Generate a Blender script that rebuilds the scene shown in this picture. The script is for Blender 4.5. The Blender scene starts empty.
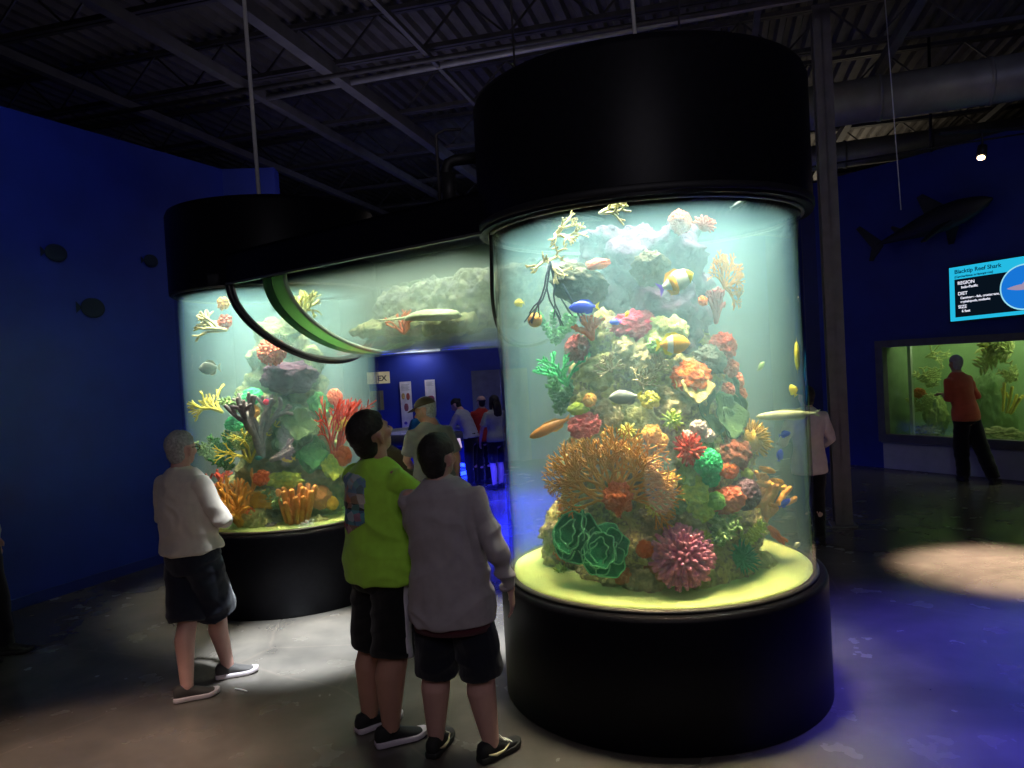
import bpy, bmesh, math, random
from mathutils import Vector, Matrix, noise
PI = math.pi
random.seed(7)
V = Vector
COL = bpy.context.scene.collection
# ------------------------------------------------------------------ camera
F = 760.0; EYE = 1.93; PITCH = math.radians(1.5); ROLL = math.radians(-3.25)
MC = Matrix.Rotation(PI/2-PITCH, 3, 'X') @ Matrix.Rotation(ROLL, 3, 'Z')
CP = V((0, 0, EYE))
def ray(x, y): return MC @ V(((x-512)/F, (384-y)/F, -1))
def at_z(x, y, z):
    d = ray(x, y); return CP + d*((z-EYE)/d.z)
def at_y(x, y, Y):
    d = ray(x, y); return CP + d*(Y/d.y)
def on_cyl(x, y, c, r):
    """first point of a sight line on an upright cylinder of radius r about c"""
    d = ray(x, y); ox, oy = CP.x-c[0], CP.y-c[1]
    a = d.x*d.x+d.y*d.y; b = 2*(ox*d.x+oy*d.y); k = ox*ox+oy*oy-r*r
    q = b*b-4*a*k
    t = (-b-math.sqrt(q))/(2*a) if q > 0 else -b/(2*a)
    return CP+d*t
# ------------------------------------------------------------------ materials
def new_mat(name):
    m = bpy.data.materials.new(name); m.use_nodes = True
    nt = m.node_tree; nt.nodes.clear()
    return m, nt, nt.nodes, nt.links
def pm(name, c, rough=.6, metal=0, var=.15, scale=8, bump=0, bscale=40, spec=.5, c2=None, emis=None, es=0, sheen=0, coat=0, detail=4, contrast=.5):
    m, nt, N, L = new_mat(name)
    o = N.new('ShaderNodeOutputMaterial'); b = N.new('ShaderNodeBsdfPrincipled')
    L.new(b.outputs[0], o.inputs[0])
    b.inputs['Roughness'].default_value = rough; b.inputs['Metallic'].default_value = metal
    b.inputs['Specular IOR Level'].default_value = spec
    if sheen: b.inputs['Sheen Weight'].default_value = sheen
    if coat: b.inputs['Coat Weight'].default_value = coat
    tc = N.new('ShaderNodeTexCoord'); nz = N.new('ShaderNodeTexNoise'); nz.inputs['Scale'].default_value = scale
    nz.inputs['Detail'].default_value = detail
    L.new(tc.outputs['Object'], nz.inputs['Vector'])
    cr = N.new('ShaderNodeValToRGB'); cr.color_ramp.elements[0].position = .5-contrast*.4; cr.color_ramp.elements[1].position = .5+contrast*.4
    lo = c2 if c2 else tuple(x*(1-var) for x in c)
    hi = c if c2 else tuple(min(1, x*(1+var)) for x in c)
    cr.color_ramp.elements[0].color = (*lo, 1); cr.color_ramp.elements[1].color = (*hi, 1)
    L.new(nz.outputs['Fac'], cr.inputs[0]); L.new(cr.outputs[0], b.inputs['Base Color'])
    if bump:
        n2 = N.new('ShaderNodeTexNoise'); n2.inputs['Scale'].default_value = bscale; n2.inputs['Detail'].default_value = 3
        bp = N.new('ShaderNodeBump'); bp.inputs['Strength'].default_value = bump; bp.inputs['Distance'].default_value = .01
        L.new(tc.outputs['Object'], n2.inputs['Vector']); L.new(n2.outputs['Fac'], bp.inputs['Height']); L.new(bp.outputs[0], b.inputs['Normal'])
    if es:
        b.inputs['Emission Color'].default_value = (*(emis or c), 1); b.inputs['Emission Strength'].default_value = es
    return m
MATS = {}
def mat(name, *a, **k):
    if name not in MATS: MATS[name] = pm(name, *a, **k)
    return MATS[name]
# ------------------------------------------------------------------ object helpers
def tag(o, label=None, cat=None, group=None, kind=None):
    if label: o['label'] = label
    if cat: o['category'] = cat
    if group: o['group'] = group
    if kind: o['kind'] = kind
    return o
def empty(name, loc=(0, 0, 0), rz=0):
    o = bpy.data.objects.new(name, None); COL.objects.link(o); o.location = loc; o.rotation_euler = (0, 0, rz)
    o.empty_display_size = .1
    return o
def link(name, me, m, parent=None, smooth=True):
    if isinstance(me, MB): me = me.mesh(name)
    o = bpy.data.objects.new(name, me); COL.objects.link(o)
    if m and not me.materials: me.materials.append(m)
    if parent: o.parent = parent
    if smooth: me.shade_smooth()
    return o
class MB:
    def __init__(s): s.v = []; s.f = []
    def add(s, vs, fs):
        n = len(s.v); s.v += [V(p) for p in vs]; s.f += [tuple(i+n for i in f) for f in fs]
    def merge(s, o, M=None):
        s.add([M @ p for p in o.v] if M is not None else o.v, o.f)
    def rings(s, R, closed=True, caps=True):
        n = len(R[0]); b = len(s.v)
        for r in R: s.v += [V(p) for p in r]
        for i in range(len(R)-1):
            for j in range(n if closed else n-1):
                k = (j+1) % n
                s.f.append((b+i*n+j, b+i*n+k, b+(i+1)*n+k, b+(i+1)*n+j))
        if caps and closed:
            s.f.append(tuple(b+j for j in reversed(range(n)))); e = b+(len(R)-1)*n
            s.f.append(tuple(e+j for j in range(n)))
    def tube(s, pts, rad, n=8, side=None, round_ends=True):
        """pts: centre line; rad: number or list of numbers or (a,b) pairs, a along side"""
        pts = [V(p) for p in pts]
        if not isinstance(rad, list): rad = [rad]*len(pts)
        rad = [r if isinstance(r, tuple) else (r, r) for r in rad]
        T = []
        for i in range(len(pts)):
            a = pts[max(0, i-1)]; b = pts[min(len(pts)-1, i+1)]; t = (b-a)
            T.append(t.normalized() if t.length > 1e-9 else V((0, 0, 1)))
        sd = V(side) if side is not None else (V((1, 0, 0)) if abs(T[0].x) < .8 else V((0, 1, 0)))
        P = []; 
        def fr(t, sd):
            u = sd-t*sd.dot(t)
            if u.length < 1e-4: u = t.orthogonal()
            u.normalize(); return u, t.cross(u)
        def ring(p, u, w, a, b): return [p+u*(a*math.cos(2*PI*k/n))+w*(b*math.sin(2*PI*k/n)) for k in range(n)]
        for i, p in enumerate(pts):
            u, w = fr(T[i], sd); sd = u if side is None else sd
            a, b = rad[i]
            if round_ends and i == 0:
                r = min(a, b)
                for q in (.9, .5): P.append(ring(p-T[i]*r*q, u, w, a*math.sqrt(1-q*q), b*math.sqrt(1-q*q)))
            P.append(ring(p, u, w, a, b))
            if round_ends and i == len(pts)-1:
                r = min(a, b)
                for q in (.5, .9): P.append(ring(p+T[i]*r*q, u, w, a*math.sqrt(1-q*q), b*math.sqrt(1-q*q)))
        s.rings(P)
    def ell(s, c, r, M=None, nu=16, nv=10, fn=None):
        R = []; c = V(c)
        for i in range(1, nv):
            t = PI*i/nv; row = []
            for j in range(nu):
                p = V((math.sin(t)*math.cos(2*PI*j/nu)*r[0], math.sin(t)*math.sin(2*PI*j/nu)*r[1], -math.cos(t)*r[2]))
                if fn: p = fn(p)
                row.append(c+(M @ p if M is not None else p))
            R.append(row)
        s.rings(R)
    def box(s, a, b, M=None):
        vs = [V((x, y, z)) for z in (a[2], b[2]) for x, y in ((a[0], a[1]), (b[0], a[1]), (b[0], b[1]), (a[0], b[1]))]
        if M is not None: vs = [M @ v for v in vs]
        s.add(vs, [(3, 2, 1, 0), (4, 5, 6, 7), (0, 1, 5, 4), (1, 2, 6, 5), (2, 3, 7, 6), (3, 0, 4, 7)])
    def bar(s, a, b, w, h=None, up=(0, 0, 1)):
        a = V(a); b = V(b); h = h or w; t = (b-a).normalized(); u = t.cross(V(up))
        if u.length < 1e-3: u = t.orthogonal()
        u.normalize(); k = u.cross(t)
        R = [[p+u*(x*w/2)+k*(y*h/2) for x, y in ((-1, -1), (1, -1), (1, 1), (-1, 1))] for p in (a, b)]
        s.rings(R)
    def lathe(s, prof, c=(0, 0, 0), n=64, close=False):
        R = [[V((c[0]+r*math.cos(2*PI*k/n), c[1]+r*math.sin(2*PI*k/n), c[2]+z)) for k in range(n)] for r, z in prof]
        if close: R.append(R[0])
        s.rings(R, caps=not close)
    def mesh(s, name):
        me = bpy.data.meshes.new(name); me.from_pydata([tuple(p) for p in s.v], [], s.f)
        bm = bmesh.new(); bm.from_mesh(me); bmesh.ops.recalc_face_normals(bm, faces=bm.faces); bm.to_mesh(me); bm.free()
        me.update(); return me
def remesh(mb, voxel, smooth=4, name='m', disp=None):
    me = mb.mesh(name); o = bpy.data.objects.new('tmp', me); COL.objects.link(o)
    m = o.modifiers.new('r', 'REMESH'); m.mode = 'VOXEL'; m.voxel_size = voxel
    if smooth:
        q = o.modifiers.new('s', 'SMOOTH'); q.factor = .5; q.iterations = smooth
    dg = bpy.context.evaluated_depsgraph_get(); dg.update()
    r = bpy.data.meshes.new_from_object(o.evaluated_get(dg)); r.name = name
    bpy.data.objects.remove(o); bpy.data.meshes.remove(me)
    if disp:
        ns = [v.normal.copy() for v in r.vertices]
        for v, n in zip(r.vertices, ns): v.co += n*disp(v.co, n)
        r.update()
    return r
def translucent_mat(name, c, w=.6):
    m, nt, N, L = new_mat(name); o = N.new('ShaderNodeOutputMaterial'); d = N.new('ShaderNodeBsdfDiffuse'); t = N.new('ShaderNodeBsdfTranslucent'); x = N.new('ShaderNodeMixShader'); x.inputs[0].default_value = w
    tc = N.new('ShaderNodeTexCoord'); nz = N.new('ShaderNodeTexNoise'); nz.inputs['Scale'].default_value = 9; L.new(tc.outputs['Object'], nz.inputs['Vector']); cr = N.new('ShaderNodeValToRGB'); L.new(nz.outputs['Fac'], cr.inputs[0])
    cr.color_ramp.elements[0].color = (*[v*.85 for v in c], 1); cr.color_ramp.elements[1].color = (*c, 1)
    for s in (d, t): L.new(cr.outputs[0], s.inputs[0])
    L.new(d.outputs[0], x.inputs[1]); L.new(t.outputs[0], x.inputs[2]); L.new(x.outputs[0], o.inputs[0]); return m
def edge_bevel(o, w=.01, seg=2):
    m = o.modifiers.new('bevel', 'BEVEL'); m.width = w; m.segments = seg; m.limit_method = 'ANGLE'; return o
def flat(o):
    for p in o.data.polygons: p.use_smooth = False
    return o
def text(name, body, size, m, parent, loc, rot=(PI/2, 0, 0), align='LEFT', ext=.001, bold=0):
    cu = bpy.data.curves.new(name, 'FONT'); cu.body = body; cu.size = size; cu.extrude = ext; cu.align_x = align; cu.offset = bold
    o = bpy.data.objects.new('tmp_text', cu); COL.objects.link(o)
    dg = bpy.context.evaluated_depsgraph_get(); dg.update()
    me = bpy.data.meshes.new_from_object(o.evaluated_get(dg)); bpy.data.objects.remove(o)
    t = link(name, me, m, parent, smooth=False); t.location = loc; t.rotation_euler = rot; me.materials.clear(); me.materials.append(m)
    return t
WDENS = .68; WABS = .12; SPR = 42
P_NEAR = 80; P_FAR = 66; P_BR = 24; P_RIM = 10; P_FLOOR = 6500; P_WARM = 8500; P_BLUE = 3500; P_WALL = 60; P_FILL = 33; P_RW = 4; P_BACK = 45; P_WIN = 48; P_CEIL = 13; EXPO = 0
# ------------------------------------------------------------------ room
def floor_material():
    m, nt, N, L = new_mat('polished_concrete')
    o = N.new('ShaderNodeOutputMaterial'); b = N.new('ShaderNodeBsdfPrincipled'); L.new(b.outputs[0], o.inputs[0])
    tc = N.new('ShaderNodeTexCoord'); n1 = N.new('ShaderNodeTexNoise'); n1.inputs['Scale'].default_value = .9; n1.inputs['Detail'].default_value = 8; n1.inputs['Distortion'].default_value = .6
    n2 = N.new('ShaderNodeTexNoise'); n2.inputs['Scale'].default_value = 3.5; n2.inputs['Detail'].default_value = 9
    vo = N.new('ShaderNodeTexVoronoi'); vo.feature = 'DISTANCE_TO_EDGE'; vo.inputs['Scale'].default_value = .33
    nd = N.new('ShaderNodeTexNoise'); nd.inputs['Scale'].default_value = 1.6; nd.inputs['Detail'].default_value = 5
    mx = N.new('ShaderNodeMix'); mx.data_type = 'VECTOR'; mx.inputs[0].default_value = .12
    L.new(tc.outputs['Object'], nd.inputs['Vector']); L.new(tc.outputs['Object'], mx.inputs[4]); L.new(nd.outputs['Color'], mx.inputs[5]); L.new(mx.outputs[1], vo.inputs['Vector'])
    for n in (n1, n2): L.new(tc.outputs['Object'], n.inputs['Vector'])
    r1 = N.new('ShaderNodeValToRGB'); r1.color_ramp.elements[0].position = .3; r1.color_ramp.elements[1].position = .72
    r1.color_ramp.elements[0].color = (.075, .068, .062, 1); r1.color_ramp.elements[1].color = (.19, .172, .155, 1); L.new(n1.outputs['Fac'], r1.inputs[0])
    r2 = N.new('ShaderNodeValToRGB'); r2.color_ramp.elements[0].position = .35; r2.color_ramp.elements[1].position = .75
    r2.color_ramp.elements[0].color = (.8, .8, .8, 1); r2.color_ramp.elements[1].color = (1.1, 1.08, 1.05, 1); L.new(n2.outputs['Fac'], r2.inputs[0])
    mu = N.new('ShaderNodeMix'); mu.data_type = 'RGBA'; mu.blend_type = 'MULTIPLY'; mu.inputs[0].default_value = 1
    L.new(r1.outputs[0], mu.inputs[6]); L.new(r2.outputs[0], mu.inputs[7])
    rc = N.new('ShaderNodeValToRGB'); rc.color_ramp.elements[0].position = .0; rc.color_ramp.elements[1].position = .0035
    rc.color_ramp.elements[0].color = (1.25, 1.2, 1.18, 1); rc.color_ramp.elements[1].color = (1, 1, 1, 1); L.new(vo.outputs['Distance'], rc.inputs[0])
    mc = N.new('ShaderNodeMix'); mc.data_type = 'RGBA'; mc.blend_type = 'MULTIPLY'; mc.inputs[0].default_value = 1
    L.new(mu.outputs[2], mc.inputs[6]); L.new(rc.outputs[0], mc.inputs[7]); L.new(mc.outputs[2], b.inputs['Base Color'])
    mr = N.new('ShaderNodeMapRange'); mr.inputs[3].default_value = .16; mr.inputs[4].default_value = .34; L.new(n2.outputs['Fac'], mr.inputs[0]); L.new(mr.outputs[0], b.inputs['Roughness'])
    bp = N.new('ShaderNodeBump'); bp.inputs['Strength'].default_value = .12; bp.inputs['Distance'].default_value = .004
    L.new(n2.outputs['Fac'], bp.inputs['Height']); L.new(bp.outputs[0], b.inputs['Normal'])
    return m
blue = mat('blue_wall_paint', (.012, .028, .27), .55, var=.12, scale=3, bump=.05, bscale=90)
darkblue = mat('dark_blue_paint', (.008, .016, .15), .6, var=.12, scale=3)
black = mat('black_laminate', (.006, .006, .010), .42, var=.2, scale=30, spec=.12)
blackm = mat('matte_black_paint', (.01, .01, .013), .6, var=.2, scale=30)
steel = mat('dark_painted_steel', (.075, .07, .075), .5, var=.3, scale=6, metal=.2)
deckm = mat('metal_roof_deck', (.13, .12, .115), .6, var=.25, scale=4)
greym = mat('grey_painted_steel', (.12, .11, .12), .5, var=.15, scale=5)
white = mat('white_paint', (.7, .7, .7), .6)

b = MB(); b.box((-26, -8, -.2), (26, 34, 0)); fl = link('floor', b, floor_material(), smooth=False); tag(fl, kind='structure')
def wall(name, p0, p1, z1, m=blue, t=.25, z0=0):
    p0 = V((p0[0], p0[1])); p1 = V((p1[0], p1[1])); d = (p1-p0).normalized(); n = V((-d.y, d.x))
    if n.dot(-(p0+p1)/2) > 0: n = -n
    q = [p0, p1, p1+n*t, p0+n*t]; b = MB()
    b.add([(*v, z0) for v in q]+[(*v, z1) for v in q], [(3, 2, 1, 0), (4, 5, 6, 7), (0, 1, 5, 4), (1, 2, 6, 5), (2, 3, 7, 6), (3, 0, 4, 7)])
    return tag(link(name, b, m, smooth=False), kind='structure')
L0, L1 = at_z(0, 615, 0), at_z(165, 562, 0)
ld = (L1-L0).normalized()
def hit_line(px, py, P, d):   # where the sight plane through a pixel meets a floor line P+t*d
    r = ray(px, py); t = -(P.x*r.y-P.y*r.x)/(d.x*r.y-d.y*r.x)
    return P+d*t
LC = hit_line(222, 172, L0, ld)
wall('wall_left', L0-ld*9, LC, 4.5)
LE = LC+V((.62, .05, 0))
wall('wall_back_left', LC, LE, 4.5)
R0, R1 = at_z(885, 468, 0), at_z(1024, 481, 0)
rd = (R1-R0).normalized()
RA = R0-rd*1.05
rn = V((rd.y, -rd.x, 0))
if rn.dot(-R0) < 0: rn = -rn           # points to the viewer
# right wall is built round the opening of the viewing window
def rp(s, z, off=0): return R0+rd*s+rn*off+V((0, 0, z))
win0, win1, wz0, wz1 = .02, 4.6, .42, 1.86
def wseg(b, s0, s1, z0, z1, t=.25, off=0):
    b.rings([[rp(s0, z0, off), rp(s1, z0, off), rp(s1, z0, off-t), rp(s0, z0, off-t)], [rp(s0, z1, off), rp(s1, z1, off), rp(s1, z1, off-t), rp(s0, z1, off-t)]])
b = MB()
wseg(b, -1.05, win0, 0, 4.62); wseg(b, win1, 9, 0, 4.62); wseg(b, win0, win1, 0, wz0); wseg(b, win0, win1, wz1, 4.62)
tag(link('wall_right', b, blue, smooth=False), kind='structure')
# dark recess between the steel column and the right wall
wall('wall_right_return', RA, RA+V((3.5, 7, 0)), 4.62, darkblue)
# far blue walls
wall('wall_back', (-6, 15.2), (5.2, 15.2), 4.2)
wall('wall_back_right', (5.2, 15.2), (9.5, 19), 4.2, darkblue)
b = MB(); b.box((-3.2, 12.9, 0), (-2.85, 15.2, 3.6)); tag(link('wall_back_partition', b, mat('partition_black', (.012, .014, .04), .6), smooth=False), kind='structure')
# outer shell of the hall
shell = mat('dark_hall_block', (.03, .03, .033), .8, var=.3, scale=1)
b = MB(); 
for a, c in (((-26, 33.7, 0), (26, 34, 6.3)), ((-26, -8, 0), (-25.7, 34, 6.3)), ((25.7, -8, 0), (26, 34, 6.3)), ((-26, -8.3, 0), (26, -8, 6.3))): b.box(a, c)
tag(link('wall_outer', b, shell, smooth=False), kind='structure')
# baseboards
def base_strip(name, p0, p1, m):
    p0 = V((p0.x, p0.y, 0)); p1 = V((p1.x, p1.y, 0)); d = (p1-p0).normalized(); n = V((d.y, -d.x, 0))
    if n.dot(-p0) < 0: n = -n
    b = MB(); b.rings([[p, p+n*.015, p+n*.015+V((0, 0, .1)), p+V((0, 0, .1))] for p in (p0, p1)])
    tag(link(name, b, m, smooth=False), kind='structure')
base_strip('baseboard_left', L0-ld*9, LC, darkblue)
# ceiling: corrugated deck
gd = V((.259, .966, 0)); ge = V((.966, -.259, 0))
b = MB(); prof = []
n = 300
for i in range(n):
    e = -30+i*.2
    prof += [(e, 6.06), (e+.07, 6.06), (e+.1, 6.13), (e+.17, 6.13)]
R = [[ge*e+gd*s+V((0, 0, z)) for e, z in prof] for s in (-12, 38)]
b.rings(R, closed=False)
tag(flat(link('ceiling', b, deckm, smooth=False)), kind='structure')
# open web joists run across, ribs of the deck run away from the viewer
def joist(s):
    b = MB(); e0, e1 = -22, 20
    P = lambda e, z: ge*e+gd*s+V((0, 0, z))
    for z, hh in ((5.5, .05), (5.99, .05)):
        for k in (-.035, .035): b.bar(P(e0, z)+gd*k, P(e1, z)+gd*k, .05, hh)
    e = -14; up = True
    while e < 14:
        b.bar(P(e, 5.5 if up else 5.98), P(e+.5, 5.98 if up else 5.5), .022); e += .5; up = not up
    tag(link('ceiling_joist', b, steel, smooth=False), 'open web steel joist under the roof deck', 'beam', 'parallel roof joists', 'structure')
for k in range(16): joist(4.4+k*1.85)
def bridging(off, w, z):
    b = MB(); P = lambda s, z: ge*off+gd*s+V((0, 0, z))
    b.bar(P(2, z), P(33, z), w, w*1.1)
    tag(link('ceiling_beam', b, mat('roof_beam_paint', (.13, .125, .13), .5, var=.2, scale=5), smooth=False), 'long beam running away under the roof joists', 'beam', 'roof beams running away', 'structure')
for off, w, z in ((-4.1, .13, 5.42), (-5.25, .10, 5.42), (-6.9, .09, 5.42), (-2.9, .05, 5.4), (-8.6, .08, 5.42), (.6, .06, 5.42), (2.2, .10, 5.42), (4.4, .08, 5.42), (6.9, .1, 5.42)): bridging(off, w, z)
lpipe = mat('pale_pipe', (.34, .33, .36), .4, metal=.3)
def pipe(name, pts, r, m, label, cat='pipe', group=None, n=12):
    b = MB(); b.tube(pts, r, n, round_ends=False); o = link(name, b, m)
    return tag(o, label, cat, group)
a0 = at_z(262, 99, 5.4); a1 = at_z(632, 30, 5.4); dd = (a1-a0).normalized()
pipe('ceiling_pipe', [a0-dd*.6, a1+dd*5], .035, lpipe, 'long pale pipe running across under the roof behind the tall hood')
pipe('ceiling_pipe', [ge*-9+gd*8+V((0, 0, 5.33)), ge*6+gd*8+V((0, 0, 5.33))], .028, steel, 'thin dark pipe crossing the roof above the far hood')
# ducts on the right
galv = mat('galvanised_duct', (.30, .29, .25), .5, metal=.35, var=.2, scale=3)
c0 = at_z(802, 110, 5.0); c1 = at_z(1024, 76, 5.0); dd = (c1-c0).normalized()
def duct(p0, p1, r, lab):
    b = MB(); p0 = V(p0); p1 = V(p1); L = (p1-p0).length; t = (p1-p0).normalized(); k = int(L/1.2)
    o = empty('air_duct', p0); b.tube([V((0, 0, 0)), p1-p0], r, 28, round_ends=False); link('body', b, galv, o)
    for i in range(k+1):
        c = t*min(L, i*1.2); g = MB(); g.tube([c-t*.02, c+t*.02], r+.015, 28, round_ends=False); link('joint_band', g, galv, o)
    tag(o, lab, 'duct')
duct(c0-dd*1.5, c1+dd*4, .27, 'large round metal air duct above the right wall, upper one')
duct(c0-dd*1.5+gd*2.6+V((0, 0, -.05)), c1+dd*4+gd*2.6+V((0, 0, -.05)), .2, 'slimmer round metal air duct behind the large one')
# steel columns
def column(x, y, w, d, top, rz, m, lab):
    o = empty('steel_column', (x, y, 0), rz)
    b = MB(); t = .014
    b.box((-w/2, -d/2, 0), (w/2, -d/2+t, top)); b.box((-w/2, d/2-t, 0), (w/2, d/2, top)); b.box((-t/2, -d/2, 0), (t/2, d/2, top)); link('shaft', b, m, o, smooth=False)
    b = MB(); b.box((-w/2-.04, -d/2-.04, 0), (w/2+.04, d/2+.04, .02)); link('base_plate', b, m, o, smooth=False)
    tag(o, lab, 'column')
cp_ = at_z(847, 527, 0)
column(cp_.x, cp_.y+.1, .175, .2, 5.5, -.26, mat('grey_column_paint', (.17, .155, .165), .5), 'grey steel column standing on the floor right of the near tank')
cq = at_y(247, 120, 13.5)
column(cq.x, cq.y, .36, .36, 5.5, -.26, blackm, 'dark steel column rising behind the left blue wall')
# hanging rods
def rod(px0, py0, px1, py1, Y, r, m, lab):
    a = at_y(px0, py0, Y); c = at_y(px1, py1, Y)
    if py0 <= 2: a = c+(a-c)*((6.05-c.z)/(a.z-c.z))
    b = MB(); b.tube([a-c, V((0, 0, 0))], r, 8, round_ends=False); o = link('hanging_rod', b, m); o.location = c
    tag(o, lab, 'rod')
palem = mat('pale_rod_paint', (.95, .93, .97), .6)
rod(244, 0, 259, 196, 6.6, .018, palem, 'pale rod hanging from the roof to the far hood')
rod(632, 0, 635, 34, 4.6, .012, palem, 'pale rod hanging from the roof to the near hood')
rod(885, 0, 901, 210, 8.9, .006, palem, 'thin pale cord hanging before the right blue wall')
rod(928, 0, 931, 152, 10.2, .02, blackm, 'dark rod hanging at the top of the right blue wall')
rod(679, 0, 679, 30, 5.2, .008, steel, 'thin dark rod hanging behind the near hood')
rod(511, 0, 515, 72, 5.6, .008, steel, 'thin dark rod hanging left of the near hood')
# ------------------------------------------------------------------ aquariums
NC, FC = (.813, 4.517), (-2.085, 6.93)
def glass_material():
    m, nt, N, L = new_mat('clear_acrylic')
    o = N.new('ShaderNodeOutputMaterial'); t = N.new('ShaderNodeBsdfTransparent'); g = N.new('ShaderNodeBsdfGlossy'); g.inputs['Roughness'].default_value = .03
    t.inputs[0].default_value = (.97, .99, .985, 1)
    lw = N.new('ShaderNodeLayerWeight'); lw.inputs[0].default_value = .5; pw = N.new('ShaderNodeMath'); pw.operation = 'POWER'; pw.inputs[1].default_value = 5
    f = N.new('ShaderNodeMath'); f.operation = 'MULTIPLY_ADD'; f.inputs[1].default_value = .6; f.inputs[2].default_value = .022; x = N.new('ShaderNodeMixShader')
    L.new(lw.outputs['Facing'], pw.inputs[0]); L.new(pw.outputs[0], f.inputs[0]); L.new(f.outputs[0], x.inputs[0]); L.new(t.outputs[0], x.inputs[1]); L.new(g.outputs[0], x.inputs[2]); L.new(x.outputs[0], o.inputs[0])
    return m
def water_material(name, sc, dens, ab, adens):
    m, nt, N, L = new_mat(name)
    o = N.new('ShaderNodeOutputMaterial'); t = N.new('ShaderNodeBsdfTransparent'); L.new(t.outputs[0], o.inputs[0])
    s = N.new('ShaderNodeVolumeScatter'); s.inputs['Color'].default_value = (*sc, 1); s.inputs['Density'].default_value = dens; s.inputs['Anisotropy'].default_value = .5
    a = N.new('ShaderNodeVolumeAbsorption'); a.inputs['Color'].default_value = (*ab, 1); a.inputs['Density'].default_value = adens
    q = N.new('ShaderNodeAddShader'); L.new(s.outputs[0], q.inputs[0]); L.new(a.outputs[0], q.inputs[1]); L.new(q.outputs[0], o.inputs['Volume'])
    m.cycles.homogeneous_volume = True
    return m
GL = glass_material()
WAT = water_material('hazy_tank_water', (.46, .84, 1.0), WDENS, (.45, .92, .55), WABS)
sand = mat('pale_lime_sand', (.60, .86, .30), .8, var=.07, scale=12, bump=.3, bscale=120)
silver = mat('steel_trim', (.16, .16, .15), .4, metal=.7)
def tank(c, rb, rg, rh, zt, lab, near=True):
    o = empty('cylinder_aquarium', (c[0], c[1], 0)); zb = .68
    b = MB(); b.lathe([(rb-.012, 0), (rb, .01), (rb, zb-.03), (rb-.006, zb-.004), (rb-.02, zb), (0.02, zb), (.02, 0)], n=128, close=True); link('base_drum', b, black, o)
    b = MB(); b.lathe([(rg-.02, zb+.001), (rg+.012, zb+.001), (rg+.012, zb+.018), (rg-.02, zb+.018)], n=128, close=True); link('bottom_rim', b, silver, o)
    b = MB(); b.lathe([(rg, zb+.01), (rg, 2.70), (rg-.018, 2.70), (rg-.018, zb+.01)], n=128, close=True); link('acrylic_wall', b, GL, o)
    b = MB(); b.lathe([(rg-.022, zb+.002), (rg-.022, 2.665), (.0005, 2.665), (.0005, zb+.002)], n=128, close=True); w = link('water', b, WAT, o); w['label'] = 'hazy pale green water'
    # hood: open below, lid above
    b = MB(); b.lathe([(rh, 2.685), (rh, zt-.05), (rh-.015, zt-.012), (rh-.06, zt), (.01, zt), (.01, zt-.03), (rh-.07, zt-.03), (rh-.03, zt-.07), (rh-.03, 2.72), (rg+.004, 2.72), (rg+.004, 2.685)], n=128, close=True)
    link('hood', b, black, o)
    b = MB(); b.lathe([(rg+.002, 2.672), (rg+.02, 2.672), (rg+.02, 2.690), (rg+.002, 2.690)], n=128, close=True); link('top_rim', b, silver, o)
    if near:
        b = MB(); b.lathe([(rh, 2.70), (rh+.008, 2.705), (rh+.008, 2.735), (rh, 2.74)], n=128, close=True); link('hood_lip', b, blackm, o)
    tag(o, lab, 'aquarium')
    # sand bed
    b = MB(); R = []
    for i in range(26):
        r = (rg-.024)*i/25+1e-3
        R.append([V((r*math.cos(2*PI*k/72), r*math.sin(2*PI*k/72), .022+.012*noise.noise(V((r*math.cos(2*PI*k/72)*3, r*math.sin(2*PI*k/72)*3, c[0]))))) for k in range(72)])
    R.append([V((p.x, p.y, .004)) for p in R[-1]])
    b.rings(R); s = link('sand_bed', b, sand); s.location = (c[0], c[1], zb)
    tag(s, 'pale lime sand covering the bottom of the '+('near' if near else 'far')+' tank', 'sand', kind='stuff')
    return o
tank(NC, .943, .884, .952, 3.45, 'tall cylinder aquarium in front, black drum base and tall black hood')
tank(FC, .925, .862, .90, 3.40, 'cylinder aquarium behind at the left, partly hidden by three visitors', False)
# bridge
B0 = V((-.058, 4.362, 0)); B1 = on_cyl(229, 292, FC, .862); B1.z = 0; bd = (B1-B0).normalized(); bn = V((bd.y, -bd.x, 0))
if bn.dot(-B0) < 0: bn = -bn      # toward the viewer
BW = .66; AX = B0-bn*BW; ZT = 2.69
def meet(u, c, r, near=True):     # distance along bd from AX+bn*u to the cylinder c
    p = AX+bn*u; ox, oy = p.x-c[0], p.y-c[1]; bb = ox*bd.x+oy*bd.y; q = bb*bb-(ox*ox+oy*oy-r*r); q = math.sqrt(max(q, 1e-6))
    return -bb+q if near else -bb-q
def bpt(u, z, which, r=None):
    s = meet(u, NC, (r or .884), True) if which == 0 else meet(u, FC, (r or .862), False)
    return AX+bn*u+bd*s+V((0, 0, z))
bo = empty('bridge_aquarium', AX+bd*1.3)
def rel(p): return p-(AX+bd*1.3)
def trough(w, depth, zt, ra, rf, n=40, solid=True):
    b = MB(); T = [PI*i/n for i in range(n+1)]
    a0 = []; a1 = []
    for t in T:
        u = w*math.cos(t); z = zt-depth*math.sin(t)
        a0.append(rel(bpt(u, z, 0, ra))); a1.append(rel(bpt(u, z, 1, rf)))
    M = 12
    return T, a0, a1
def sheet(b, r0, r1, m=10, rev=False):
    for i in range(m+1): 
        b.v += [p.lerp(q, i/m) for p, q in zip(r0, r1)]
    n = len(r0); base = len(b.v)-(m+1)*n
    for i in range(m):
        for j in range(n-1): b.f.append((base+i*n+j, base+i*n+j+1, base+(i+1)*n+j+1, base+(i+1)*n+j))
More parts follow.
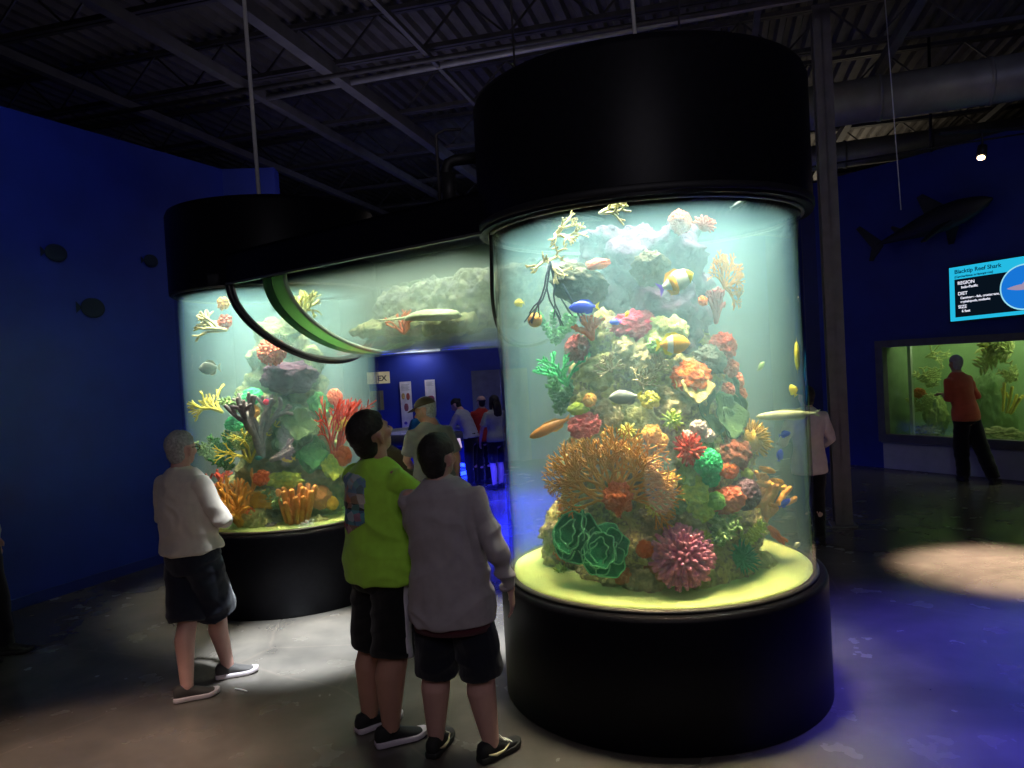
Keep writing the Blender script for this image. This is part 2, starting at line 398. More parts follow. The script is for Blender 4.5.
# acrylic trough wall with thickness
_, o0, o1 = trough(BW, .64, ZT, .884, .862); _, i0, i1 = trough(BW-.018, .622, ZT, .884, .862)
b = MB(); sheet(b, o0, o1); sheet(b, list(reversed(i0)), list(reversed(i1)))
n = len(o0)
for a_, c_ in ((o0, i0), (o1, i1)):
    k = len(b.v); b.v += [p.copy() for p in a_]+[p.copy() for p in c_]
    b.f += [(k+j, k+j+1, k+n+j+1, k+n+j) for j in range(n-1)]
k = len(b.v); b.v += [o0[0], o1[0], i1[0], i0[0], o0[-1], o1[-1], i1[-1], i0[-1]]; b.f += [(k, k+1, k+2, k+3), (k+4, k+5, k+6, k+7)]
link('acrylic_trough', b, GL, bo)
_, w0, w1 = trough(BW-.021, .619, ZT-.025, .886, .864)
_, t0, t1 = trough(BW-.021, 0, ZT-.025, .886, .864)
b = MB(); n = len(w0); sheet(b, w0, w1); sheet(b, list(reversed(t0)), list(reversed(t1)))
for a_, c_ in ((w0, t0), (w1, t1)):
    k = len(b.v); b.v += [p.copy() for p in a_]+[p.copy() for p in c_]
    b.f += [(k+j, k+j+1, k+n+j+1, k+n+j) for j in range(n-1)]
me = b.mesh('water'); bm = bmesh.new(); bm.from_mesh(me); bmesh.ops.remove_doubles(bm, verts=bm.verts, dist=1e-5)
bmesh.ops.dissolve_degenerate(bm, dist=1e-6, edges=bm.edges); bmesh.ops.recalc_face_normals(bm, faces=bm.faces); bm.to_mesh(me); bm.free()
w = link('water', me, water_material('bridge_water', (.52, .66, .62), 1.1, (.5, .85, .6), .4), bo); w['label'] = 'murky grey green water in the bridge'
# joint rings where the trough meets the tanks
gasket = mat('black_gasket', (.012, .012, .014), .4)
pgreen = translucent_mat('pale_green_flange', (.50, .78, .38))
def ring_at(which, off, r, m, name, wr=0, lab=None, side=None):
    T = [PI*i/48 for i in range(49)]; pts = []
    for t in T:
        u = (BW+wr)*math.cos(t); z = ZT-(.64+wr)*math.sin(t)
        p = bpt(u, z, which); pts.append(rel(p)+bd*off)
    b = MB(); b.tube(pts, r, 12, side=side); o = link(name, b, m, bo)
    if lab: o['label'] = lab
ring_at(1, -.035, (.030, .030), gasket, 'joint_ring', .008, 'black joint ring at the far tank')
ring_at(1, -.085, (.012, .012), silver, 'joint_seam', .006)
ring_at(0, .02, (.012, .012), gasket, 'joint_ring', .005)
ring_at(1, -.56, (.085, .012), pgreen, 'inner_flange', -.035, 'bright green band inside the trough', bd)
ring_at(1, -.42, (.055, .010), translucent_mat('darker_green_flange', (.16, .30, .16)), 'inner_flange', -.033, 'dark green band inside the trough', bd)
ring_at(1, -.66, (.016, .016), mat('grey_green_flange', (.40, .48, .36), .5), 'inner_flange', -.03)
# beam over the trough
b = MB(); z0, z1 = ZT-.008, 2.93; us = [BW+.02, .3, 0, -.3, -BW-.02]
top = []; 
for z in (z0, z1):
    top.append([rel(bpt(u, z, 0, .94)) for u in us]+[rel(bpt(u, z, 1, .89)) for u in reversed(us)])
# hollow frame: front, back and lid, so the lamp inside can shine down
def slab(b, u0, u1, za, zb):
    q = [(u0, 0), (u1, 0), (u1, 1), (u0, 1)]
    lo = [rel(bpt(u, za, w_, .94 if w_ == 0 else .89)) for u, w_ in q]; hi = [p+V((0, 0, zb-za)) for p in lo]
    b.rings([lo, hi])
slab(b, BW-.0, BW+.03, z0, z1); slab(b, -BW-.03, -BW, z0, z1); slab(b, -BW-.03, BW+.03, z1-.02, z1)
link('hood_beam', b, black, bo, smooth=False)
b = MB(); p0 = rel(bpt(BW+.032, ZT, 0, .95)); p1 = rel(bpt(BW+.032, ZT, 1, .9)); b.bar(p0+V((0, 0, .0)), p1+V((0, 0, .0)), .012, .016); link('trim_strip', b, silver, bo, smooth=False)
tag(bo, 'see-through half-round water bridge joining the two tanks overhead', 'aquarium')
# black drain pipe beside the near hood
pa = at_y(480, 157, 4.9); pb = at_y(446, 161, 4.9); pc = V((pb.x+.01, pb.y, 2.95))
b = MB(); c = pc
b.tube([pa-c, pb-c+V((.05, 0, 0)), pb-c+V((.015, 0, -.015)), pb-c+V((0, 0, -.05)), V((0, 0, 0))], .035, 14, round_ends=False); b.tube([V((0, 0, 0)), V((0, 0, .22))], .046, 14, round_ends=False)
o = link('drain_pipe', b, blackm); o.location = c; tag(o, 'black elbow pipe standing on the bridge beside the near hood', 'pipe')
a = at_y(436, 135, 5.4); b = MB(); b.tube([V((0, 0, 0)), V((0, 0, a.z-2.93)), V((.06, 0, a.z-2.90)), V((.18, 0, a.z-2.90))], .012, 10, round_ends=False); o = link('air_line', b, steel); o.location = (a.x, a.y, 2.93)
tag(o, 'thin grey hooked pipe standing on the bridge beam', 'pipe')
# ------------------------------------------------------------------ reef rock
def knob(p, n=None):
    a = noise.fractal(p*7, 1.0, 2.1, 5)*.045; w = noise.noise(p*19)
    return a+abs(w)*.050-.018+abs(noise.noise(p*45))*.022-(.03 if w < -.32 else 0)
def rockmat(name, cols):
    m, nt, N, L = new_mat(name)
    o = N.new('ShaderNodeOutputMaterial'); b = N.new('ShaderNodeBsdfPrincipled'); b.inputs['Roughness'].default_value = .85; L.new(b.outputs[0], o.inputs[0])
    tc = N.new('ShaderNodeTexCoord'); n1 = N.new('ShaderNodeTexNoise'); n1.inputs['Scale'].default_value = 11; n1.inputs['Detail'].default_value = 8; n1.inputs['Roughness'].default_value = .7
    L.new(tc.outputs['Object'], n1.inputs['Vector']); cr = N.new('ShaderNodeValToRGB'); L.new(n1.outputs['Fac'], cr.inputs[0])
    e = cr.color_ramp.elements
    e[0].position = .28; e[0].color = (*cols[0], 1); e[1].position = .74; e[1].color = (*cols[-1], 1)
    for i, c in enumerate(cols[1:-1]):
        k = e.new(.28+.46*(i+1)/(len(cols)-1)); k.color = (*c, 1)
    n2 = N.new('ShaderNodeTexNoise'); n2.inputs['Scale'].default_value = 48; n2.inputs['Detail'].default_value = 4; L.new(tc.outputs['Object'], n2.inputs['Vector'])
    bp = N.new('ShaderNodeBump'); bp.inputs['Strength'].default_value = .9; bp.inputs['Distance'].default_value = .012; L.new(n2.outputs['Fac'], bp.inputs['Height']); L.new(bp.outputs[0], b.inputs['Normal'])
    L.new(cr.outputs[0], b.inputs['Base Color']); return m
ROCK = rockmat('reef_rock_crust', [(.06, .07, .03), (.34, .36, .09), (.72, .70, .26), (.26, .20, .14), (.80, .78, .36), (.50, .38, .44)])
ROCKD = rockmat('upper_rock_shade_tone', [(.03, .015, .06), (.08, .035, .12), (.12, .05, .13), (.04, .03, .08)])  # hood shade and haze put into the upper rock's darker purple
def rockwork(c, spec, mt, name, label, vox=.016):
    b = MB()
    for x, y, z, r in spec:
        for k in range(3):
            q = V((x, y, z))+V((random.uniform(-1, 1), random.uniform(-1, 1), random.uniform(-1, 1)))*r*.45
            b.ell(q, (r*random.uniform(.6, .95), r*random.uniform(.6, .95), r*random.uniform(.5, .85)), nu=12, nv=8)
    off = V((c[0]*3, c[1]*5, 0))
    me = remesh(b, vox, 1, 'reef_rock', disp=lambda p, n: knob(p+off))
    o = link(name, me, mt); o.location = (c[0], c[1], 0); return tag(o, label, 'rock')
def reef_spec(c, layers, n_per=7):
    """layers: z, half width (screen sideways), half depth, sideways shift"""
    view = V((c[0], c[1])).normalized(); sd = V((view.y, -view.x)); S = []
    for z, w, d, sh in layers:
        for k in range(n_per):
            a = 2*PI*(k+random.random()*.6)/n_per; q = sd*(math.cos(a)*w*.62+sh)+view*(math.sin(a)*d*.62)
            S.append((q.x, q.y, z+random.uniform(-.06, .06), min(w, d)*.52))
        q = sd*sh; S.append((q.x, q.y, z, min(w, d)*.7))
    return S
rockwork(NC, reef_spec(NC, [(.80, .60, .52, 0), (.98, .52, .48, .02), (1.16, .50, .46, .0), (1.34, .46, .44, .02), (1.52, .45, .42, .02), (1.70, .44, .40, -.02), (1.86, .40, .38, -.04), (2.02, .30, .32, -.06)], 8), ROCK,
         'reef_rock', 'knobbly yellow brown reef rock pile standing in the near tank', .0115)
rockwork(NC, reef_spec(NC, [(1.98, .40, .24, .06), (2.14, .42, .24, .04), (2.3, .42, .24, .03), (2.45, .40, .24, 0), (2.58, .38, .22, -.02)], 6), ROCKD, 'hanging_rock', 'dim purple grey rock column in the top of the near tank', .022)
rockwork(FC, reef_spec(FC, [(.80, .60, .5, 0), (.95, .55, .45, .05), (1.12, .42, .42, .05), (1.3, .40, .4, .05), (1.5, .40, .4, 0), (1.7, .36, .34, -.03), (1.9, .34, .3, .05), (2.1, .3, .3, .05), (2.3, .25, .25, .0)], 6),
         rockmat('far_reef_crust', [(.08, .14, .08), (.16, .24, .12), (.30, .36, .14), (.18, .24, .14), (.42, .44, .2)]), 'reef_rock', 'green brown reef rock pile standing in the far tank', .022)
# ------------------------------------------------------------------ corals
def branches(kind='fan', R=1, stems=7, depth=5, rad=.035, spread=80, flat_=.12, twist=.5, n=5, tip=.45, seed=1, jit=.35, grow=.78, up=0):
    rng = random.Random(seed); b = MB()
    def rec(p, d, L, r, k):
        q = p+d*L*.5+V((rng.uniform(-1, 1), rng.uniform(-1, 1)*flat_, rng.uniform(-1, 1)))*L*.08
        e = p+d*L; r2 = r*tip**(1/max(depth, 1)) if False else r*.82
        b.tube([p, q, e], [r, (r+r2)/2, r2], n)
        if k <= 0: return
        m = 2 if rng.random() < .8 else 3
        a0 = rng.uniform(.5, 1.1)*twist
        for i in range(m):
            s = (i-(m-1)/2)*2 if m > 1 else 0
            ang = a0*s*(.9 if m == 2 else .6)+rng.uniform(-jit, jit)*.5
            if kind == 'fan':
                nd = V((d.x*math.cos(ang)+d.z*math.sin(ang), d.y+rng.uniform(-1, 1)*flat_, -d.x*math.sin(ang)+d.z*math.cos(ang)))
            else:
                ax = d.orthogonal().normalized(); ax.rotate(Matrix.Rotation(rng.uniform(0, 2*PI), 3, d)); nd = d.copy(); nd.rotate(Matrix.Rotation(abs(ang)+.15, 3, ax))
            nd.z += up; nd.normalize()
            rec(e, nd, L*grow*rng.uniform(.8, 1.15), r2, k-1)
    tot = sum(grow**i for i in range(depth+1)); L0_ = R/tot*1.1
    for i in range(stems):
        if kind == 'fan':
            a = math.radians(-spread+2*spread*i/max(1, stems-1)+rng.uniform(-6, 6)); d = V((math.sin(a), rng.uniform(-1, 1)*flat_, math.cos(a)))
        else:
            a = math.radians(spread)*math.sqrt((i+.5)/stems); ph = i*2.4+rng.uniform(-.2, .2); d = V((math.sin(a)*math.cos(ph), math.sin(a)*math.sin(ph), math.cos(a)))
        rec(V((0, 0, 0)), d.normalized(), L0_, rad*R, depth)
    return b
def rosette(R, turns=2.6, seed=1, ruff=7):
    b = MB(); rim = MB(); rng = random.Random(int(seed*10))
    for cnt, tilt, L, W, ph in ((2, 10, .80, .55, 0), (3, 34, .95, .75, .5), (5, 64, 1.02, .78, .2)):
        for i in range(cnt):
            a = 2*PI*(i+ph)/cnt+rng.uniform(-.2, .2); tl = math.radians(tilt+rng.uniform(-7, 7)); f, k_, edge = [], [], []
            out = V((math.cos(a), math.sin(a), 0)); sd = V((-out.y, out.x, 0)); up = V((0, 0, 1))*math.cos(tl)+out*math.sin(tl); nrm = out*math.cos(tl)-V((0, 0, 1))*math.sin(tl)
            rows = []
            for v in range(9):
                t = v/8; row = []
                for u in range(13):
                    x = -1+u/6; w = W*R*(.35+.65*math.sin(min(1, t*1.15)*PI/2))*math.sqrt(max(.02, 1-max(0, t-.55)**2*2.4))
                    cup = -(x*x)*W*R*.42+.05*R*math.sin(x*7+a*3)*t
                    row.append(out*R*.10+up*(L*R*t*(1-.16*x*x*t))+sd*x*w+nrm*(cup+.18*R*t*t))
                rows.append(row)
            th = R*.03; loops = [r+[p-nrm*th for p in reversed(r)] for r in rows]; b.rings(loops)
            e = [r[0] for r in rows[3:]]+rows[-1][1:-1]+[r[-1] for r in reversed(rows[3:])]; rim.tube([p-nrm*th*.5 for p in e], R*.030, 6)
    b.ell((0, 0, R*.1), (R*.45, R*.45, R*.25)); return b, rim
def dome_points(n, R, zmin=-.1, seed=1):
    rng = random.Random(seed); P = []
    for i in range(n):
        z = 1-(i+.5)/n*(1-zmin); a = i*2.399963+rng.uniform(-.15, .15); s = math.sqrt(max(0, 1-z*z)); P.append(V((s*math.cos(a), s*math.sin(a), z)))
    return P
def fingers(R, n=110, ln=.32, r=.075, seed=1, taper=.8, flat=.8, zmin=-.1):
    b = MB(); rng = random.Random(seed); b.ell((0, 0, 0), (R*.72, R*.72, R*.72*flat))
    for p in dome_points(n, R, zmin, seed):
        q = V((p.x, p.y, p.z*flat)); d = (p+V((rng.uniform(-1, 1), rng.uniform(-1, 1), rng.uniform(-1, 1)))*.28).normalized()
        L = ln*R*rng.uniform(.7, 1.2); b.tube([q*R*.66, q*R*.66+d*L*.6, q*R*.66+d*L*1.05], [r*R*1.15, r*R, r*R*taper], 6)
    return b
def beads(R, n=60, r=.16, seed=1, zs=1, zmin=-.3):
    b = MB(); rng = random.Random(seed); b.ell((0, 0, 0), (R*.75, R*.75, R*.75*zs))
    for p in dome_points(n, R, zmin, seed): b.ell(V((p.x, p.y, p.z*zs))*R*.82, (r*R*rng.uniform(.7, 1.2),)*3, nu=8, nv=6)
    return b
def lump(R, f=3, amp=.3, seed=1, sx=1, sy=1, sz=.8, ridged=False, det=3, sub=4):
    if R > .055: sub = 5
    bm = bmesh.new(); bmesh.ops.create_icosphere(bm, subdivisions=sub, radius=1)
    o = V((seed*3.1, seed*1.7, seed*.9)); b = MB()
    for v in bm.verts:
        n = v.co.normalized(); k = noise.fractal(n*f+o, 1, 2, det)+.9*abs(noise.noise(n*f*3.3+o))+.45*abs(noise.noise(n*f*8+o))-.35
        if ridged: k = .6-abs(noise.noise(n*f*1.2+o))*4
        q = n*(1+amp*k); b.v.append(V((q.x*sx, q.y*sy, q.z*sz))*R)
    b.f = [tuple(v.index for v in f.verts) for f in bm.faces]; bm.free(); return b
def plates(R, k=3, seed=1, waves=5):
    b = MB(); rng = random.Random(seed)
    for q in range(k):
        rr = R*rng.uniform(.6, 1); c = V((rng.uniform(-.3, .3)*R, rng.uniform(-.3, .3)*R, (q-.5)*R*.28)); ph = rng.random()*6
        T, B_ = [], []
        for i in range(9):
            s = i/8; row = []; rb = []
            for j in range(44):
                a = 2*PI*j/44; r = rr*s*(1+.13*math.sin(a*waves+ph)+.05*math.sin(a*11+ph)); z = rr*(.28*s*s+.10*s*s*math.sin(a*(waves+2)+ph))
                row.append(c+V((r*math.cos(a), r*math.sin(a), z))); rb.append(c+V((r*.97*math.cos(a), r*.97*math.sin(a), z-rr*.07)))
            T.append(row); B_.append(rb)
        b.rings([x for x in T[1:]]+[x for x in reversed(B_[1:])])
    return b
def tubes_organ(R, n=16, seed=1):
    rng = random.Random(seed); b = MB()
    for i in range(n):
        a = i*2.4; r0 = R*.28*math.sqrt((i+.5)/n); r1 = R*.62*math.sqrt((i+.5)/n); L = R*rng.uniform(.9, 1.45)
        p0 = V((r0*math.cos(a), r0*math.sin(a), 0)); p1 = V((r1*math.cos(a), r1*math.sin(a), L))
        b.tube([p0, p0.lerp(p1, .5)+V((rng.uniform(-.03, .03), 0, 0))*R, p1], [R*.065, R*.075, R*.085], 8)
        if rng.random() < .6: b.tube([p0.lerp(p1, .45), p0.lerp(p1, .75)+V((rng.uniform(-.2, .2), rng.uniform(-.2, .2), 0))*R], [R*.05, R*.06], 7)
    return b
def weed(R, n=9, seed=1, wid=.16):
    rng = random.Random(seed); b = MB()
    for i in range(n):
        a = rng.uniform(0, 2*PI); tl = rng.uniform(.2, .9); d = V((math.cos(a)*tl, math.sin(a)*tl, 1)).normalized(); p = V((0, 0, 0)); L = R*rng.uniform(.7, 1.1)
        m = 9
        for k in range(m):
            q = p+d*L/m; sd = d.cross(V((rng.uniform(-1, 1), rng.uniform(-1, 1), .2))).normalized()
            b.tube([p, q], [R*.025, R*.02], 4)
            for s in (-1, 1):
                e = q+sd*s*R*wid+d*R*wid*.5; b.tube([q, (q+e)/2, e], [R*.02, R*.06, R*.02], 5)
            p = q; d = (d+V((rng.uniform(-1, 1), rng.uniform(-1, 1), -.1))*.12).normalized()
    return b
CM = {}
def cm(n, c, c2=None, **k):
    if n not in CM: CM[n] = pm(n, c, k.pop('rough', .75), c2=c2, spec=.25, scale=k.pop('scale', 30), bump=k.pop('bump', .8), bscale=95, **k)
    return CM[n]
ORANGE = cm('orange_coral', (1, .60, .13), (1, .42, .06)); DORANGE = cm('deep_orange_coral', (.90, .20, .03), (.75, .12, .02)); RED = cm('red_coral', (.95, .10, .04), (.6, .05, .04))
PINK = cm('pink_purple_coral', (1, .36, .42), (.62, .22, .50)); GREENR = cm('dark_green_leaf_coral', (.03, .42, .16), (.02, .30, .11)); GRIM = cm('light_green_rim', (.20, .80, .38))
BGREEN = cm('bright_green_coral', (.05, .80, .28), (.02, .50, .18)); YG = cm('yellow_green_coral', (.70, .85, .12), (.35, .60, .10)); YEL = cm('yellow_coral', (1, .68, .05), (.85, .5, .04))
OLIVE = cm('olive_plate_coral', (.12, .24, .10), (.08, .17, .08)); GOLD = cm('golden_coral', (.95, .50, .13), (.85, .34, .09)); SALMON = cm('salmon_coral', (.90, .28, .14), (.72, .14, .10))
PURP = cm('dark_mauve_coral', (.26, .15, .20), (.14, .08, .12)); MAROON = cm('maroon_coral', (.42, .07, .08), (.3, .05, .07)); CREAM = cm('cream_coral', (.85, .78, .42), (.6, .52, .25))
PWHITE = cm('pale_pink_coral', (.72, .58, .55), (.5, .42, .38)); GREYC = cm('driftwood_grey', (.36, .32, .34), (.2, .18, .2)); FOREST = cm('weed_green', (.10, .42, .12), (.04, .26, .08)); PALEG = cm('pale_green_weed', (.42, .62, .25), (.2, .42, .14))
MBLUE = cm('midnight_stalk', (.05, .06, .10)); LEMON = cm('lemon_coral', (.95, .9, .2), (.8, .75, .1)); BROWNO = cm('brown_orange_coral', (.55, .22, .07), (.4, .15, .05))
def frame(out, grow):
    """rotation whose local z is grow and local y faces away from the viewer side (into the reef)"""
    z = V(grow).normalized(); y = -V(out); y = y-z*y.dot(z)
    if y.length < 1e-3: y = z.orthogonal()
    y.normalize(); x = y.cross(z); return Matrix((x, y, z)).transposed()
def coral(c, px, py, rr, mb, m, label, name, ang=None, outw=1.0, cat='coral', group=None, extra=None, parts=()):
    """ang None: grows outward; else degrees from straight up in the local upright plane, outw mixes in outward growth"""
    p = on_cyl(px, py, c, rr); out = V((p.x-c[0], p.y-c[1], 0)).normalized(); side = V((out.y, -out.x, 0))   # side: viewer's right is -cross
    if side.x < 0: side = -side
    if ang is None: g = out+V((0, 0, .35))
    else:
        a = math.radians(ang); g = V((0, 0, 1))*math.cos(a)+side*math.sin(a)+out*outw
    o = link(name, mb, m); o.location = p; o.rotation_euler = frame(out, g).to_euler()
    for nm, pb, pmt in parts: link(nm, pb, pmt, o)
    return tag(o, label, cat, group)
N_ = NC
def reef_near():
    S = 1/185.
    coral(N_, 616, 500, .60, branches('fan', 62*S, 13, 5, .032, 88, .10, .55, 5, seed=4), ORANGE, 'largest orange sea fan, spread flat across the near reef', 'sea_fan_coral', 0, .25)
    coral(N_, 578, 482, .58, branches('fan', 40*S, 6, 4, .035, 70, .2, .6, 5, seed=9), ORANGE, 'small orange fan at the left edge of the biggest sea fan', 'sea_fan_coral', -62, .2)
    coral(N_, 618, 498, .64, lump(15*S, 2.2, .35, 3), DORANGE, 'deep orange lump at the foot of the biggest sea fan', 'lump_coral')
    coral(N_, 562, 502, .52, branches('fan', 58*S, 5, 4, .03, 26, .2, .35, 5, seed=12), DORANGE, 'red orange branches hanging left of the green leaf coral', 'hanging_coral', 180, .15)
    for x, y, r, s, l in ((582, 536, 28, 1, 'larger and upper dark green leaf coral with pale rims'), (609, 552, 25, 2.2, 'lower dark green leaf coral with pale rims, nearer the sand')):
        b, rim = rosette(r*S, 2.5, s, 5); coral(N_, x, y, .60, b, GREENR, l, 'leaf_coral', parts=(('rim', rim, GRIM),))
    b = fingers(29*S, 190, .36, .072, 3, .95); coral(N_, 682, 557, .60, b, PINK, 'round pink purple finger coral low on the near reef', 'finger_coral')
    coral(N_, 664, 566, .52, lump(20*S, 2, .25, 5, 1, .8, 1), BROWNO, 'brown orange lump left of the pink finger coral', 'lump_coral')
    coral(N_, 645, 549, .62, lump(8*S, 4, .3, 2, ridged=False), DORANGE, 'small orange lump between green leaf coral and pink finger coral', 'lump_coral')
    coral(N_, 563, 574, .58, fingers(11*S, 40, .5, .12, 6), YG, 'small yellow green tuft at the left foot of the near reef', 'tuft_coral')
    coral(N_, 578, 592, .60, lump(11*S, 2, .2, 4), cm('moss_lump', (.5, .62, .18), (.3, .4, .12)), 'mossy yellow green boulder on the sand, left foot of the near reef', 'mossy_rock', cat='rock')
    coral(N_, 742, 558, .56, fingers(15*S, 70, .6, .06, 8, .3), cm('sea_green_anemone', (.03, .45, .22), (.02, .3, .16)), 'sea green spiky anemone right of the pink finger coral', 'sea_anemone', cat='anemone')
    coral(N_, 718, 545, .56, weed(34*S, 9, 3), PALEG, 'feathery yellow green weed beside the pink finger coral', 'feather_weed', 10, .4, cat='weed')
    coral(N_, 744, 545, .54, weed(32*S, 8, 5), YG, 'brighter feathery weed at the right edge of the near reef', 'feather_weed', 22, .3, cat='weed')
    coral(N_, 765, 565, .46, lump(14*S, 3, .3, 8), cm('moss_lump', (.5, .62, .18)), 'green lump at the right foot of the near reef', 'lump_coral')
    coral(N_, 754, 538, .50, branches('tree', 66*S, 4, 3, .085, 26, 1, .40, 8, seed=21, grow=.75), ORANGE, 'thick orange branching coral at the right edge of the near reef', 'branching_coral', 12, .15)
    for i, (x, y, r) in enumerate(((767, 470, 7), (777, 481, 6), (764, 484, 7), (772, 505, 5))):
        coral(N_, x, y, .52, lump(r*S, 3, .2, i+2, 1.2, 1.2, .45), ORANGE, ['orange cup on the very tip of the thick branching coral', 'orange cup jutting right from the thick branching coral', 'orange cup just under the tip cup of the branching coral', 'lowest orange cup on the thick branching coral'][i], 'cup_coral', 15, .3)
    coral(N_, 770, 528, .46, branches('tree', 22*S, 3, 2, .13, 35, 1, .5, 7, seed=3), DORANGE, 'short deep orange branch under the thick branching coral', 'branching_coral', 130, .2)
    coral(N_, 727, 500, .56, lump(17*S, 2, .2, 12, .8, .8, 1.2), SALMON, 'salmon lump left of the dark mauve brain coral', 'lump_coral')
    coral(N_, 745, 494, .60, lump(16*S, 4.5, .14, 6, 1, 1, .9, True), PURP, 'round dark mauve brain coral with pale ridges', 'brain_coral')
    coral(N_, 747, 474, .58, lump(7*S, 2, .2, 16), YG, 'yellow green knob on top of the dark mauve brain coral', 'lump_coral')
    coral(N_, 708, 463, .62, lump(14*S, 4, .2, 11, 1, 1, .7, True), BGREEN, 'bright green brain coral in the middle of the near reef', 'brain_coral')
    coral(N_, 711, 478, .61, lump(9*S, 4, .2, 14, 1, 1, .8, True), BGREEN, 'small bright green brain coral just under the bright green one', 'brain_coral')
    coral(N_, 716, 501, .60, lump(9*S, 3, .2, 15), cm('lime_lump', (.35, .75, .12), (.2, .5, .1)), 'small lime green lump under the bright green brain coral', 'lump_coral')
    coral(N_, 688, 449, .60, fingers(13*S, 50, .5, .12, 12), RED, 'red orange lumpy coral left of the bright green brain coral', 'lump_coral')
    coral(N_, 729, 470, .57, lump(10*S, 3, .3, 22, 1.3, .8, .6), DORANGE, 'orange red lump right of the bright green brain coral', 'lump_coral')
    coral(N_, 735, 452, .54, lump(17*S, 2.5, .25, 23, 1.4, 1, .6), cm('brown_red_coral', (.45, .12, .06), (.32, .09, .05)), 'brown red shelf under the yellow spiky coral', 'shelf_coral')
    coral(N_, 751, 440, .54, fingers(19*S, 110, .5, .06, 33, .5), YEL, 'yellow spiky coral on the right side of the near reef', 'spiky_coral', 55, .7)
    coral(N_, 740, 424, .50, plates(17*S, 2, 4), YG, 'yellow green plate above the yellow spiky coral', 'plate_coral')
    coral(N_, 668, 481, .62, beads(9*S, 30, .3, 4), YEL, 'small bright yellow lump in the middle of the near reef', 'lump_coral')
    for i, (x, y, r) in enumerate(((693, 495, 15), (677, 506, 12), (700, 510, 12), (684, 478, 11))):
        coral(N_, x, y, .57, plates(r*S, 3, 30+i, 4), (YG, PALEG, YG, PALEG)[i], ['yellow green leafy coral right of centre, largest of its cluster', 'pale leafy coral low left in the yellow green cluster', 'yellow green leafy coral low right in the cluster', 'pale leafy coral at the top of the yellow green cluster'][i], 'leafy_coral')
    for i, (x, y, r) in enumerate(((698, 428, 8), (708, 436, 7), (688, 436, 6))):
        coral(N_, x, y, .58, lump(r*S, 3, .3, 40+i), PWHITE, ['pale pink lump above the bright green brain coral, top one', 'pale pink lump above the bright green brain coral, right one', 'pale pink lump next to the red lumpy coral'][i], 'lump_coral')
    for i, (x, y, r) in enumerate(((716, 412, 30), (728, 432, 24), (735, 397, 20), (703, 455, 14))):
        coral(N_, x, y, (.46, .50, .44, .54)[i], plates(r*S, 2, 50+i, 3), OLIVE, ['largest dark olive plate coral, mid height on the near reef', 'dark olive plate coral behind the yellow spiky coral', 'dark olive plate coral under the pink bead coral', 'small dark olive plate behind the bright green brain coral'][i], 'plate_coral')
    coral(N_, 692, 377, .48, lump(16*S, 3, .25, 60, 1.3, 1, .55), DORANGE, 'red orange crust with pale rim, upper right of the near reef', 'crust_coral')
    coral(N_, 692, 388, .50, plates(22*S, 2, 61, 4), cm('tan_yellow_plate', (.72, .66, .25), (.5, .42, .16)), 'tan yellow plate under the red orange crust', 'plate_coral')
    for i, (x, y) in enumerate(((729, 368), (734, 382), (738, 394), (727, 390))):
        coral(N_, x, y, .47, beads((10, 11, 9, 8)[i]*S, 26, .28, 70+i), SALMON, ['highest pink bead coral on the right side of the near reef', 'pink bead coral second from the top', 'pink bead coral third from the top, at the outer edge', 'pink bead coral nearest the dark olive plates'][i], 'bead_coral')
    coral(N_, 722, 347, .44, lump(14*S, 3, .3, 80, 1, 1, 1), RED, 'red lump over the pink bead corals', 'lump_coral')
    coral(N_, 716, 322, .42, branches('fan', 34*S, 5, 3, .07, 40, .2, .5, 6, seed=81), MAROON, 'dim maroon branches over the red lump, behind haze', 'branching_coral', 0, .1)
    coral(N_, 711, 360, .45, lump(15*S, 2, .25, 82, 1.4, 1, .7), cm('slate_lump', (.12, .14, .12)), 'dark slate lump left of the pink bead corals', 'lump_coral')
    coral(N_, 724, 288, .52, branches('fan', 33*S, 9, 4, .036, 82, .15, .55, 5, seed=90), GOLD, 'golden sea fan reaching to the upper right of the near tank', 'sea_fan_coral', 35, .15)
    coral(N_, 704, 226, .46, fingers(9*S, 36, .6, .14, 91), SALMON, 'salmon finger coral near the top of the near tank', 'finger_coral', 20, .4)
    coral(N_, 680, 222, .34, lump(12*S, 2, .2, 92), SALMON, 'hazy round salmon coral high in the near tank', 'lump_coral')
    coral(N_, 703, 301, .50, lump(5*S, 3, .3, 93), DORANGE, 'tiny orange lump on the hazy upper rock', 'lump_coral')
    coral(N_, 636, 326, .42, lump(18*S, 2.5, .3, 94, 1.3, .8, .7), cm('raspberry_coral', (.75, .06, .16), (.5, .04, .12)), 'raspberry red coral at the top of the knobbly rock', 'lump_coral')
    coral(N_, 592, 338, .48, branches('tree', 22*S, 4, 2, .14, 40, 1, .5, 6, seed=95), DORANGE, 'orange branch coral, upper left of the near reef', 'branching_coral', -20, .3)
    coral(N_, 577, 348, .44, lump(14*S, 3, .3, 96, 1.3, 1, .8), MAROON, 'maroon lump under the upper left orange branch', 'lump_coral')
    coral(N_, 584, 425, .58, lump(16*S, 3, .25, 97, 1.3, .8, .45), cm('rose_coral', (.8, .14, .14), (.6, .1, .16)), 'rose red crust over the top left of the biggest sea fan', 'crust_coral')
    for i, (x, y, r) in enumerate(((652, 434, 9), (661, 440, 7))):
        coral(N_, x, y, .62, lump(r*S, 2.5, .25, 98+i), ORANGE, ['round orange lump at the upper right of the biggest sea fan', 'smaller orange lump right beside the round orange one'][i], 'lump_coral')
    coral(N_, 567, 385, .50, branches('tree', 40*S, 6, 3, .05, 60, 1, .6, 6, seed=101), BGREEN, 'bright green branching coral at the left edge of the near reef', 'branching_coral', -12, .3)
